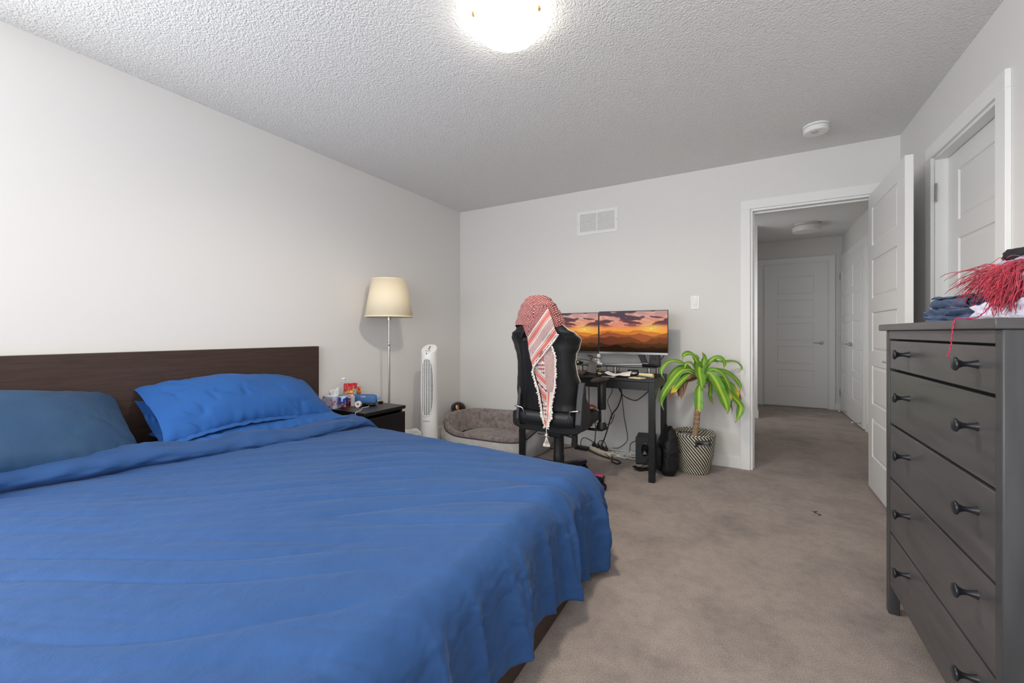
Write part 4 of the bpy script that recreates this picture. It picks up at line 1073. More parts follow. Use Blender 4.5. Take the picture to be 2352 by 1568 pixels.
# ------------------------------------------------------------------ woven basket and potted plant
t = thing('woven_basket', 'black and cream diagonally woven basket holding the potted plant', 'basket', (-.372, 3.555, 0))
BR0, BR1, BHT = .112, .150, .305
def bskr(z): return interp([(0, BR0-.006), (.02, BR0), (.16, .137), (.305, BR1)], z)
NA, NZb = 600, 150
def wv(a, z):
    u = a/(2*PI)*38; v = z*92
    ph = (u+v*.38)
    k = math.sin(2*PI*ph*.5*2)
    h = math.sin(2*PI*v*.5)
    return (ph % 1.0), (v % 1.0)
def bcol(i, p):
    a = math.atan2(p[1], p[0]) % (2*PI); ph, vv = wv(a, p[2])
    on = ph < .46
    c = (.020, .020, .022) if on else (.72, .66, .52)
    if vv < .2: c = tuple(x*.6 for x in c)
    return c
def bf(s, q):
    a = s*2*PI; z = q*BHT; ph, vv = wv(a, z)
    r = bskr(z)+.0016*math.sin(vv*PI)+.0012*math.sin(ph*2*PI)
    return (r*math.cos(a), r*math.sin(a), z)
b = MB().grid(NA, NZb, bf, cu=True)
# handle openings: front and back -> remove faces
HZ0, HZ1, HW = .232, .268, .050
hang = math.radians(-58)
def isopen(p):
    a = math.atan2(p[1], p[0])
    for h_ in (hang, hang+PI):
        d = (a-h_+PI) % (2*PI)-PI
        if abs(d)*.14 < HW and HZ0 < p[2] < HZ1: return True
    return False
b.f = [f for f in b.f if not isopen(tuple(sum(b.v[i][k] for i in f)/4 for k in range(3)))]
b.build('woven_wall', mat('woven_fibre', (1, 1, 1, 1), .7, attr=True), t, colf=bcol, angle=180, solid=.005)
MB().lathe([(.001, .003), (BR0-.008, .003)], 40, caps=False).build('basket_floor', mat('woven_floor', rgb(90, 84, 70), .8), t)
mHd = mat('dark_strap', rgb(48, 54, 62), .5)
for h_ in (hang, hang+PI):
    r = .1505
    b = MB()
    for e in (-1, 1):
        a = h_+e*HW/.14
        b.tube([(r*math.cos(a), r*math.sin(a), HZ1+.012), (r*.985*math.cos(a), r*.985*math.sin(a), HZ0-.006)], .007, 8)
    b.tube([((r-.0005)*math.cos(h_+x/.14), (r-.0005)*math.sin(h_+x/.14), HZ1+.003) for x in (-HW, -HW/2, 0, HW/2, HW)], .005, 8)
    b.build('handle', mHd, t, angle=180)
b = MB().tube([((BR1+.001)*math.cos(a), (BR1+.001)*math.sin(a), BHT) for a in [k*2*PI/200 for k in range(201)]], .005, 6, caps=False)
b.build('rim', mat('woven_fibre', (1, 1, 1, 1), .7, attr=True), t, colf=lambda i, p: (.02, .02, .022) if (math.atan2(p[1], p[0])*6) % 1 < .45 else (.72, .66, .52), angle=180)

pl = thing('potted_plant', 'corn plant with drooping striped leaves and brown tips, standing in the woven basket', 'plant', (-.372, 3.555, .006))
MB().lathe([(.085, 0), (.108, .21), (.112, .225), (.104, .225), (.10, .20), (.08, .01), (.001, .01)], 40, caps=False).build('nursery_pot', mat('grey_pot', rgb(168, 172, 176), .5), pl)
MB().lathe([(.102, .195), (.05, .202), (.001, .20)], 30, caps=False).build('soil', mat('soil', rgb(60, 42, 30), .95, bump=(60, 1, .01)), pl)
mTr = mat('plant_trunk', rgb(186, 156, 128), .85, var=(rgb(140, 112, 88), 8, 4, .2), stretch=(1, 1, 9), bump=(20, .6, .004))
CR = Vector((.055, -.035, .715))
b = MB(); pts = []; rs = []
for k in range(60):
    s_ = k/59; p = Vector((-.012, -.005, .18)).lerp(CR+Vector((0, 0, -.02)), s_)+Vector((.006*math.sin(s_*5), 0, 0)); pts.append(p)
    rs.append(lerp(.0255, .017, s_)*(1+.05*math.sin(s_*130))*(1 if s_ < .85 else 1-.25*(s_-.85)/.15))
b.tube(pts, rs, 20); b.build('trunk', mTr, pl, angle=180)
b = MB(); rq = random.Random(9)
for k in range(16):
    a = rq.uniform(0, 2*PI); z = rq.uniform(-.05, .0); l_ = rq.uniform(.012, .035)
    b.tube([CR+Vector((.014*math.cos(a), .014*math.sin(a), z)), CR+Vector(((.014+l_)*math.cos(a), (.014+l_)*math.sin(a), z-rq.uniform(-.005, .02)))], [.003, .0008], 5)
b.build('dry_leaf_bases', mat('dry_fibre', rgb(110, 80, 60), .9), pl)
RV = Vector((math.cos(YAW), math.sin(YAW), 0)); FV = Vector((math.sin(YAW), -math.cos(YAW), 0))  # sideways / towards the room
mLeaf = mat('leaf', (1, 1, 1, 1), .38, attr=True, spec=.5)
KL = 1/1487
def leaf(path, wd, f0, f1, tip=0.0, dead=False, twist=0.0, edge=0.0, seed=0):
    """path: (sideways, up) offsets from the crown in 1/1487 m; f0..f1: how far the leaf comes towards the room"""
    n = len(path)
    P = [CR+RV*((x-600)*KL)+Vector((0, 0, -(y-420)*KL))+FV*lerp(f0, f1, i/(n-1)) for i, (x, y) in enumerate(path)]
    if (P[0]-CR).length > .06: P = [CR+FV*f0*.5+(P[0]-CR)*.25]+P
    P = spline(P, 10); m_ = len(P); w_ = wd*KL/2; nq = 13; out = []
    ln = [0]
    for i in range(1, m_): ln.append(ln[-1]+(P[i]-P[i-1]).length)
    L_ = ln[-1]
    for i in range(m_):
        s_ = ln[i]/L_; tg = (P[min(i+1, m_-1)]-P[max(i-1, 0)]).normalized()
        nrm = (FV*.75+Vector((0, 0, .65))); side = tg.cross(nrm)
        if side.length < .05: side = RV.copy()
        side.normalize(); nn = side.cross(tg).normalized()
        tw = twist*math.sin(s_*4+seed)+.12*math.sin(s_*9+seed)
        side2 = side*math.cos(tw)+nn*math.sin(tw); nn2 = nn*math.cos(tw)-side*math.sin(tw)
        ww = w_*(.32+.68*sm(0, .35, s_))*(1-sm(.72, 1.0, s_)**1.6*.93)
        for j in range(nq):
            q = -1+2*j/(nq-1)
            v = P[i]+side2*q*ww+nn2*(abs(q)*ww*.30-.10*ww+.10*ww*math.sin(s_*26+q*2+seed)*abs(q)**2)
            if dead: v += nn2*.25*ww*math.sin(q*7+s_*11+seed)+side2*.15*ww*math.sin(q*5+s_*17)
            out.append((v, s_, q))
    fs = [(i*nq+j, (i+1)*nq+j, (i+1)*nq+j+1, i*nq+j+1) for i in range(m_-1) for j in range(nq-1)]
    b = MB().add([tuple(v) for v, _, _ in out], fs)
    def cf(i, p):
        _, s_, q = out[i]
        aq = abs(q+.05*math.sin(s_*8+seed))
        c = mixc((.46, .60, .05), (.10, .30, .02), sm(.10, .42, aq)); c = mixc(c, (.16, .38, .03), .6*sm(.5, .75, aq)); c = mixc(c, (.045, .17, .012), sm(.8, 1.0, aq)*.8)
        c = mixc(c, (.20, .42, .05), .35*max(0, math.sin(q*22+seed))*.5)
        if dead: c = mixc((.42, .26, .15), (.18, .09, .05), .5+.5*math.sin(q*9+s_*6)); 
        t_ = s_+.06*nz(q*3, s_*8, seed)+(edge*aq*sm(.35, .7, s_))
        if tip and t_ > 1-tip: c = mixc(c, (.75, .55, .04), sm(1-tip, 1-tip*.72, t_)); c = mixc(c, (.20, .075, .03), sm(1-tip*.62, 1-tip*.45, t_))
        return c
    b.build('leaf', mLeaf, pl, colf=cf, angle=180, fix=False)
LV = [
 ([(580, 380), (560, 260), (490, 140), (420, 112), (365, 140), (350, 195)], 58, .0, .06, .05),
 ([(595, 400), (605, 260), (615, 170), (588, 92)], 66, .02, .03, .04),
 ([(575, 400), (555, 260), (575, 170), (560, 120)], 50, -.02, -.04, .0),
 ([(590, 330), (550, 262), (515, 300), (512, 400), (498, 500)], 108, .02, .16, .04),
 ([(480, 300), (390, 235), (310, 205), (215, 212), (140, 280), (125, 350), (160, 412)], 46, .0, .04, .03),
 ([(540, 350), (440, 300), (330, 320), (210, 440), (120, 560), (85, 650), (105, 735)], 78, .02, .12, .03),
 ([(560, 370), (450, 350), (350, 400), (250, 490), (190, 560), (155, 622)], 62, .03, .14, .26),
 ([(540, 340), (450, 290), (360, 290), (280, 360), (200, 470)], 60, -.04, -.02, .0),
 ([(560, 390), (460, 370), (400, 400), (360, 480), (320, 610)], 78, -.02, .03, .5),
 ([(575, 440), (545, 530), (520, 650), (505, 785)], 92, .02, .10, .14),
 ([(610, 380), (680, 240), (745, 170), (805, 165), (838, 220), (818, 300)], 52, -.02, .05, .06),
 ([(620, 370), (700, 280), (760, 215), (880, 218), (1000, 212), (1070, 240), (1100, 300), (1040, 350)], 34, -.06, -.04, .10),
 ([(640, 380), (760, 318), (890, 325), (980, 370), (1060, 460), (1085, 530), (1050, 575)], 50, -.07, -.03, .08),
 ([(610, 400), (650, 335), (700, 400), (745, 530), (785, 660), (790, 768)], 118, .03, .15, .05),
 ([(620, 360), (700, 300), (790, 330), (850, 430), (870, 545)], 66, .0, .08, .05),
 ([(640, 380), (760, 390), (880, 430), (970, 520), (1010, 620), (1022, 715)], 66, -.03, .04, .28),
 ([(640, 400), (740, 420), (840, 480), (920, 590), (1000, 700), (975, 800), (920, 885)], 82, -.01, .09, .05),
 ([(620, 410), (700, 400), (790, 470), (850, 600), (838, 765)], 74, .0, .10, .33),
 ([(620, 420), (690, 440), (700, 520), (690, 620), (720, 700)], 50, -.02, .03, .1),
 ([(600, 390), (640, 280), (700, 225), (770, 190), (820, 240)], 46, -.05, -.03, .0),
 ([(580, 380), (520, 300), (460, 225), (400, 230), (375, 290)], 40, .02, .05, .08),
 ([(590, 400), (640, 330), (655, 250), (640, 200)], 44, -.06, -.10, .0),
]
for k, (p, wd, f0, f1, tp) in enumerate(LV): leaf(p, wd, f0, f1, tp, seed=k*1.7, twist=.25, edge=.12 if tp > .2 else 0)
leaf([(550, 400), (440, 410), (370, 440), (340, 530), (322, 628)], 78, .02, .08, 0, dead=True, seed=4)
leaf([(620, 430), (760, 500), (870, 620), (905, 720), (900, 790)], 26, .02, .07, 0, dead=True, seed=9)
leaf([(560, 380), (470, 360), (420, 365), (360, 400)], 40, .05, .12, 0, dead=True, seed=2)

# ------------------------------------------------------------------ gaming chair
CHX, CHY = -1.19, 2.78
ch = thing('gaming_chair', 'black gaming chair with white piping, turned to the desk, a red scarf over its top', 'chair', (CHX, CHY, 0))
def byc(z): return -.215-.115*(z-.5)/.8       # centre line of the backrest leans away from the desk
HWT = [(.545, .215), (.60, .228), (.69, .236), (.75, .226), (.82, .212), (.885, .206), (.94, .212), (.99, .232), (1.045, .246), (1.08, .225), (1.11, .180), (1.14, .146), (1.20, .122), (1.26, .100), (1.29, .072), (1.308, .035)]
def backp(s, q, inset=0):
    z = .545+s*.765; hw = interp(HWT, z)-inset
    a = q*2*PI; ca, sa = math.cos(a), math.sin(a)
    x = hw*math.copysign(abs(ca)**.75, ca)
    e = min(1, s/.03)**.5*min(1, (1-s)/.06)**.5
    th = .048*e*math.copysign(abs(sa)**.62, sa)
    wing = .085*(abs(x)/.24)**2.4*sm(1.15, 1.0, z)*sm(.5, .62, z)*(1 if sa > 0 else .75)
    y = byc(z)+th+wing
    if sa < 0: y += .006*math.exp(-((abs(x)-.135)/.012)**2)*sm(1.08, 1.0, z)-.010*math.exp(-(x/.10)**2)
    y += .002*nz(x*12, z*9, sa)
    return (x, y, z)
ob = MB().grid(130, 96, backp, cv=True)
ob.f.append(tuple(range(96))); ob.f.append(tuple(reversed(range(129*96, 130*96))))
back = ob.build('backrest', mLeather, ch, angle=60)
cut = MB()
for sx in (-1, 1):
    poly = [(sx*.062, 1.110), (sx*.094, 1.098), (sx*.120, 1.052), (sx*.116, 1.038), (sx*.066, 1.040), (sx*.055, 1.06)]
    if sx > 0: poly = poly[::-1]
    cut.prism(poly, -.55, .1, axis='y')
co = cut.build('cutter', mLeather, ch)
md = back.modifiers.new('bool', 'BOOLEAN'); md.object = co; md.operation = 'DIFFERENCE'; md.solver = 'EXACT'
bpy.context.view_layer.update()
me = bpy.data.meshes.new_from_object(back.evaluated_get(bpy.context.evaluated_depsgraph_get()))
back.modifiers.clear(); back.data = me; me.shade_smooth(); me.set_sharp_from_angle(angle=math.radians(50)); bpy.data.objects.remove(co)
for sx in (-1, 1):
    pts = [(sx*.060, 1.112), (sx*.096, 1.100), (sx*.123, 1.052), (sx*.118, 1.035), (sx*.064, 1.037), (sx*.052, 1.06), (sx*.060, 1.112)]
    MB().tube([(x, byc(z)-.046, z) for x, z in pts], .006, 8, caps=False).build('slot_rim', mBlackPl, ch, angle=180)
mPipe = mat('white_piping', rgb(225, 218, 205), .5)
for sx in (-1, 1):
    P = []
    for k in range(60):
        z = 1.255-k*(1.255-.60)/59; hw = interp(HWT, z)
        w_ = .085*(hw/.24)**2.4*sm(1.15, 1.0, z)*sm(.5, .62, z)
        P.append((sx*(hw-.001), byc(z)+w_+.012, z))
    MB().tube(P, .0042, 6).build('piping', mPipe, ch, angle=180)
    MB().tube([backp(s_, .5+(.25-.145*sx) if False else (.75+sx*.115)) for s_ in [.30+.40*k/20 for k in range(21)]], .0018, 5).build('seam', mDarkPl, ch)
# lower rear cushion and seat
def lowc(s, q):
    x = .016+(s-.5)*.432; e = (1-abs(2*s-1)**8)**.5; a = q*2*PI
    return (x, -.245+.045*e*math.copysign(abs(math.cos(a))**.7, math.cos(a)), .515+.050*e*math.copysign(abs(math.sin(a))**.7, math.sin(a))+.004*nz(x*14, a))
MB().grid(50, 40, lowc, cv=True).build('rear_cushion', mLeather, ch, angle=180)
def seatf(s, q):
    y = -.22+s*.50; e = (1-max(0, (s-.80)/.2)**3*.6); a = q*2*PI; ca, sa = math.cos(a), math.sin(a)
    hw = .255-.02*s; x = hw*math.copysign(abs(ca)**.6, ca)
    z = .47+.055*e*math.copysign(abs(sa)**.6, sa)
    if sa > 0: z += .045*(abs(x)/hw)**3*(1-sm(.55, .95, s))
    return (x, y, z)
b = MB().grid(40, 60, seatf, cv=True); b.f.append(tuple(range(60))); b.f.append(tuple(range(39*60, 40*60)))
b.build('seat', mLeather, ch, angle=60)
mRedL = mat('red_leather', rgb(165, 38, 48), .45); mYelP = mat('yellow_piping', rgb(235, 200, 130), .5)
for sx in (-1, 1):
    P = [Vector((sx*.240, -.16, .575)), Vector((sx*.238, -.05, .583)), Vector((sx*.234, .04, .572)), Vector((sx*.228, .12, .545))]
    MB().tube(spline(P), .016, 10, flat=.6).build('seat_bolster', mRedL, ch, angle=180)
    MB().tube([p+Vector((sx*.012, 0, -.010)) for p in spline(P)], .004, 6).build('piping', mYelP, ch, angle=180)
MB().box(-.19, .19, -.16, .20, .395, .42).box(-.05, .05, -.08, .10, .345, .397).build('seat_plate', mBlackPl, ch, bevel=.008)
MB().tube([(.05, -.06, .37), (.13, -.10, .372), (.18, -.12, .365)], .007, 8).build('tilt_lever', mDarkPl, ch)
MB().lathe([(.02, -.01), (.024, 0), (.02, .01)], 20, T(.172, -.135, .335) @ R(PI/2, 'X')).box(.155, .188, -.143, -.115, .34, .395).build('tilt_knob', mBlackPl, ch)
MB().tube([(-.10, -.14, .375), (-.03, -.16, .372), (.0, -.17, .372)], .005, 8).build('chrome_bar', mChrome, ch)
for sx in (-1, 1):
    b = MB().prism([(-.30, .50), (-.27, .66), (-.235, .765), (-.21, .762), (-.20, .66), (-.13, .60), (-.10, .52), (-.16, .45), (-.27, .455)], sx*(.236 if sx > 0 else .168), sx*(.280 if sx > 0 else .190), axis='x')
    b.build('recliner_bracket', mDarkPl, ch, bevel=.006)
    o_ = 0 if sx > 0 else -.068
    b = MB().tube(spline([(sx*(.262+o_), -.302, .590), (sx*(.235+o_), -.307, .588), (sx*(.205+o_), -.302, .578), (sx*(.196+o_), -.298, .545), (sx*(.190+o_), -.292, .515)]), .0055, 8)
    b.build('chrome_bracket', mChrome, ch, angle=180)
    MB().tube([(sx*.13, .07, .40), (sx*.24, .08, .398), (sx*.30, .09, .40)], .020, 8, flat=.45).lathe([(.026, .40), (.038, .408), (.038, .42), (.030, .445), (.024, .455)], 20, T(sx*(.290 if sx > 0 else .245), .09, 0)).build('arm_mount', mBlackPl, ch, bevel=.001)
    MB().lathe([(.021, .45), (.021, .56)], 20, T(sx*(.290 if sx > 0 else .245), .09, 0)).build('arm_post', mChrome, ch)
    MB().lathe([(.028, .545), (.030, .55), (.030, .735), (.026, .742)], 20, T(sx*(.290 if sx > 0 else .245), .09, 0)).build('arm_sleeve', mBlackPl, ch)
    b = MB()
    b.grid(30, 24, lambda s, q: (sx*(.292 if sx > 0 else .247)+(.030+.018*sm(.1, .6, s))*(1-abs(2*s-1)**5)**.5*math.copysign(abs(math.cos(q*2*PI))**.7, math.cos(q*2*PI)), -.115+.27*s, .757+.015*(1-abs(2*s-1)**6)**.5*math.copysign(abs(math.sin(q*2*PI))**.7, math.sin(q*2*PI))), cv=True)
    b.build('armrest_pad', mBlackPl, ch, angle=180)
MB().lathe([(.045, .06), (.047, .14), (.040, .145), (.040, .205), (.037, .21), (.037, .345)], 28).build('gas_lift', mBlackPl, ch)
mPur = mat('purple_plastic', rgb(105, 45, 140), .3); mPink = mat('pink_foot_pad', rgb(190, 75, 120), .35)
for k in range(5):
    a = math.radians(3+72*k); b = MB(); Mz = R(a, 'Z')
    b.add([tuple(Mz @ Vector(p)) for p in ((.02, -.035, .075), (.02, .035, .075), (.02, .035, .14), (.02, -.035, .14), (.33, -.020, .075), (.33, .020, .075), (.33, .020, .100), (.33, -.020, .100))],
          [(0, 1, 2, 3), (4, 5, 6, 7), (0, 1, 5, 4), (1, 2, 6, 5), (2, 3, 7, 6), (3, 0, 4, 7)])
    lg = b.build('base_leg', mBlackPl, ch, bevel=.006)
    b = MB(); b.add([tuple(Mz @ Vector(p)) for p in ((.235, -.022, .106), (.235, .022, .106), (.325, .021, .098), (.325, -.021, .098), (.235, -.022, .113), (.235, .022, .113), (.325, .021, .104), (.325, -.021, .104))],
          [(0, 1, 2, 3), (4, 5, 6, 7), (0, 1, 5, 4), (1, 2, 6, 5), (2, 3, 7, 6), (3, 0, 4, 7)])
    b.build('foot_pad', mPink if k == 0 else mPur, lg, bevel=.002, label='shiny pink pad' if k == 0 else 'purple pad')
    ca = R(a, 'Z') @ T(.31, 0, .03) @ R(.7+k, 'Z')
    c = MB().lathe([(.0295, -.024), (.030, -.022), (.030, -.004), (.0295, -.003)], 24, ca @ R(PI/2, 'X')).lathe([(.0295, .003), (.030, .004), (.030, .022), (.0295, .024)], 24, ca @ R(PI/2, 'X')).box(-.02, .02, -.003, .003, 0, .045, M=ca).build('caster', mBlackPl, ch)
    MB().lathe([(.012, -.0265), (.012, .0265)], 16, ca @ R(PI/2, 'X')).build('caster_hub', mPur, c)

# ------------------------------------------------------------------ red and white headscarf hung over the chair
sc = thing('headscarf', 'red and white checked headscarf with white fringe hung over the gaming chair top', 'scarf', (CHX, CHY, 0))
mScarf = mat('woven_scarf', (1, 1, 1, 1), .85, attr=True, sheen=.2)
RED = (.22, .005, .010); WHT = (.70, .63, .58); SAL = (.62, .16, .13)
def check(a, c):   # houndstooth like: a, c in metres across the cloth
    A = a/.0068; C_ = c/.0068
    i, j = math.floor(A), math.floor(C_); fa, fc = A-i, C_-j
    on = (i+j) % 2 == 0
    d = abs(fa-.5)+abs(fc-.5)
    if on: return RED
    return WHT if d < .48 else RED
def zig(a, c):
    v = c/.0072+.5*abs(((a/.012) % 1)*2-1)*1.6
    return RED if (v % 1) < .5 else WHT
def band(t, a, c):
    """t: distance from the fringe edge in metres; a, c: across and along"""
    if t < .010: return WHT
    if t < .014: return RED
    if t < .020: return WHT
    if t < .040: return SAL
    if t < .044: return WHT
    if t < .047: return RED
    if t < .056: return WHT
    if t < .100: return zig(a, t)
    if t < .108: return WHT
    if t < .111: return RED
    if t < .115: return WHT
    if t < .138: return SAL
    if t < .141: return WHT
    if t < .144: return RED
    if t < .152: return WHT
    return check(a, c)
def sheetp(name, L, Rr, yl, nu, nv, colf, fold=.006, seed=0, wrap=None):
    """L/R: lists of (x, z) world edge points from top to bottom; yl(s,q) -> local y"""
    L = [(x-CHX, z) for x, z in L]; Rr = [(x-CHX, z) for x, z in Rr]
    def along(P, s):
        d = [0]
        for p, q in zip(P, P[1:]): d.append(d[-1]+math.hypot(q[0]-p[0], q[1]-p[1]))
        t_ = s*d[-1]
        for i in range(1, len(P)):
            if t_ <= d[i] or i == len(P)-1:
                k = (t_-d[i-1])/max(1e-9, d[i]-d[i-1]); return (lerp(P[i-1][0], P[i][0], k), lerp(P[i-1][1], P[i][1], k))
    cols = []
    def f(s, q):
        l = along(L, s); r = along(Rr, s)
        x = lerp(l[0], r[0], q); z = lerp(l[1], r[1], q)
        y = yl(s, q, x, z)+fold*(math.sin(q*9+seed+s*3)*.6+nz(q*4, s*5, seed))
        cols.append(colf(s, q, x, z)); return (x, y, z)
    b = MB().grid(nu, nv, f)
    return b.build(name, mScarf, sc, angle=180, colf=lambda i, p: cols[i], fix=False)
def rear(z, o): return byc(z)-.056-o
# hood : goes over the top of the backrest, both sides
cols = []
def hood(s, q):
    # q round the headrest horizontally (0..1 closed), s from crown (0) down to hem (1)
    a = q*2*PI; ca, sa = math.cos(a), math.sin(a)
    hem = 1.128+.015*math.sin(a*2)+.010*math.cos(a)
    z = 1.325-(1.325-hem)*max(0, s-.20)/.80
    fl = sm(.3, 1, s)
    if s < .2:
        k = s/.2; hw = .060*k; dp = .040*k; z = 1.330-.008*k*k
    else:
        t_ = (s-.2)/.8; z = 1.322-(1.322-hem)*t_
        hw = interp([(1.10, .176), (1.15, .170), (1.20, .146), (1.26, .122), (1.30, .090), (1.322, .060)], z)+.005*math.sin(a*7)*fl
        dp = interp([(1.10, .080), (1.20, .074), (1.26, .068), (1.30, .058), (1.322, .040)], z)+.005*math.sin(a*9+1)*fl
    x = hw*math.copysign(abs(ca)**.75, ca)+.004*nz(a*2, s*4, 5)-.0
    y = byc(z)+dp*math.copysign(abs(sa)**.7, sa)+.003*nz(a*3, s*6, 8)
    cols.append(check(x*.9+.35*z+.02*sa*(sa > 0), z*.95-.30*x)); return (x-.005, y, z)
b = MB().grid(120, 340, hood, cv=True)
b.build('hood', mScarf, sc, angle=180, colf=lambda i, p: cols[i], fix=False)
# houndstooth tail that hangs left of centre under the flap
sheetp('hanging_cloth', [(-1.285, 1.14), (-1.262, 1.06), (-1.252, .99), (-1.247, .92), (-1.232, .86), (-1.216, .81)], [(-1.09, 1.18), (-1.08, 1.10), (-1.09, 1.02), (-1.12, .95), (-1.16, .88), (-1.20, .80)],
       lambda s, q, x, z: rear(z, .010+.004*sm(1.0, 1.1, z)), 260, 150, lambda s, q, x, z: band(max(0, (z-(.80+.75*(x+.045)))*.8+.115) if False else .16 if z > 1.0-.9*(x+.06) else band_t(x, z), x, z) if False else (check(x*.9+.35*z, z*.95-.3*x) if z > 1.035+.75*x else zig(x, z)), .004, 2)
# diagonal flap with the printed bands, fringe along its lower right edge
F0 = Vector((-1.031, 1.067)); F1 = Vector((-1.206, .871))
fd = (F1-F0).normalized(); fn = Vector((-fd.y, fd.x))
if fn.y < 0: fn = -fn
def flapcol(s, q, x, z):
    p = Vector((x+CHX, z))-F0; t_ = p.dot(Vector((-.78, .62)) if False else Vector((-.745, .667)))
    return band(max(0, t_), p.dot(fd), t_)
sheetp('hanging_cloth', [(-1.115, 1.262), (-1.18, 1.190), (-1.225, 1.120), (-1.250, 1.040), (-1.250, .97), (-1.236, .90), (-1.222, .84)], [(-1.088, 1.245), (-1.064, 1.170), (-1.050, 1.110), (-1.031, 1.067), (-1.083, 1.005), (-1.155, .926), (-1.206, .871)],
       lambda s, q, x, z: rear(z, .020+.016*sm(1.02, 1.14, z))-.006*math.sin(q*PI), 260, 170, flapcol, .005, 4)
# lower hanging end
def lowcol(s, q, x, z):
    if q > .52: return zig(z*.9, (x+.14)*1.0+.1*z) if s < .55 else ((SAL if .6 < q < .72 else WHT) if q < .85 else WHT)
    p = Vector((x, z)); t_ = (p-Vector((-.02, .52))).dot(Vector((.62, .785)))
    tt = (t_*1.0) % .21
    if z > .90: return check(x, z)
    return band(.012+tt*.75 if tt < .20 else .1, x*.8+z*.5, tt)
sheetp('hanging_cloth', [(-1.220, .96), (-1.219, .87), (-1.213, .80), (-1.199, .73), (-1.188, .69), (-1.174, .60), (-1.166, .52), (-1.150, .470)], [(-1.083, 1.00), (-1.064, .93), (-1.070, .83), (-1.080, .74), (-1.112, .62), (-1.112, .55), (-1.140, .466)],
       lambda s, q, x, z: rear(max(z, .60), .012)-.012*math.sin(q*PI)-.012*(1 if z < .62 else 0)*sm(.62, .56, z), 300, 110, lowcol, .006, 6)
def fringe(P, y_o, seed, n_=60, l_=.016):
    b = MB(); rq = random.Random(seed); P = [Vector(((x-CHX), 0, z)) for x, z in P]
    d = [0]
    for p, q in zip(P, P[1:]): d.append(d[-1]+(q-p).length)
    for k in range(n_):
        t_ = d[-1]*k/(n_-1); i = 1
        while i < len(P)-1 and t_ > d[i]: i += 1
        p = P[i-1].lerp(P[i], (t_-d[i-1])/max(1e-9, d[i]-d[i-1])); tg = (P[i]-P[i-1]).normalized()
        o = Vector((tg.z, 0, -tg.x)); 
        if seed % 2: o = -o
        p.y = rear(max(p.z, .6), y_o)-rq.uniform(0, .006)
        e = p+o*rq.uniform(.5, 1)*l_+Vector((rq.uniform(-.004, .004), rq.uniform(-.008, .0), -rq.uniform(.002, .010)))
        b.tube([p, p.lerp(e, .5)+Vector((rq.uniform(-.004, .004), -.002, 0)), e], [.0040, .0048, .0032], 6)
    b.build('fringe', mat('white_fringe', rgb(226, 219, 212), .9), sc, kind='stuff')
fringe([(-1.026, 1.072), (-1.083, 1.005), (-1.155, .926), (-1.206, .871)], .024, 2, 64, .013)
fringe([(-1.206, .871), (-1.224, .84), (-1.214, .79), (-1.198, .733), (-1.190, .70)], .022, 2, 44, .012)
fringe([(-1.083, 1.00), (-1.064, .93), (-1.070, .83), (-1.080, .74), (-1.112, .62), (-1.112, .55), (-1.140, .466)], .020, 3, 110, .014)
fringe([(-1.190, .70), (-1.180, .62), (-1.172, .55), (-1.150, .470)], .020, 2, 50, .014)
b = MB(); yz = rear(.6, .03)
tz = [(-.950+.0, 0)]
b.tube([(.048, yz, .470), (.049, yz-.002, .425)], .0022, 6)
b.lathe([(.002, -.010), (.009, -.004), (.009, .004), (.002, .010)], 14, T(.049, yz-.002, .420))
for k, (dx, dy) in enumerate(((-.018, 0), (-.006, -.006), (.008, -.004), (.018, .002), (.0, .006))):
    b.tube([(.049, yz-.002, .412), (.049+dx*.5, yz+dy*.5, .385), (.049+dx*.9, yz+dy, .365)], .0022, 6)
    b.tube([(.049+dx*.9, yz+dy, .367), (.049+dx, yz+dy, .355), (.049+dx*1.1, yz+dy, .346)], [.003, .0065, .0055], 8)
b.build('tassel', mat('white_fringe', rgb(226, 219, 212), .9), sc)

# ------------------------------------------------------------------ chest of drawers
mDr = mat('black_brown_stain', rgb(84, 81, 82), .36, var=(rgb(66, 64, 65), 3.2, 7, .22), stretch=(1, 1.2, 9), bump=(16, .06, .001), spec=.45)
mDrV = mat('black_brown_stain_upright', rgb(72, 72, 74), .40, var=(rgb(54, 55, 57), 3.2, 7, .22), stretch=(9, 9, 1), bump=(24, .12, .001), spec=.45)
FX, DY0, DY1, DTOP = .471, 1.287, 2.150, 1.116
dr = thing('chest_of_drawers', 'tall charcoal stained chest of five drawers against the right wall', 'chest of drawers', (.68, (DY0+DY1)/2, 0))
ox, oy = dr.location.x, dr.location.y
def db(n, x0, x1, y0, y1, z0, z1, m=mDr, **k): return box(n, (x0-ox, x1-ox, y0-oy, y1-oy, z0, z1), m, dr, **k)
db('top', FX-.014, XR-.016, DY0-.006, DY1+.045, DTOP-.024, DTOP, bevel=.003)
for y0, y1 in ((DY0, DY0+.033), (DY1-.033, DY1)):
    db('leg', FX, FX+.034, y0, y1, 0, DTOP-.024, mDrV, bevel=.003)
    db('leg', XR-.054, XR-.02, y0, y1, 0, DTOP-.024, mDrV, bevel=.003)
    db('side_panel', FX+.034, XR-.054, y0+.008, y1-.008, .10, DTOP-.024, mDrV)
db('top_rail', FX+.001, FX+.02, DY0+.033, DY1-.033, 1.060, DTOP-.024)
db('inner_case', FX+.025, XR-.03, DY0+.034, DY1-.034, .115, DTOP-.03, mGap, bevel=0)
mKnob = mat('dark_pewter_knob', rgb(50, 52, 56), .32, metal=.5)
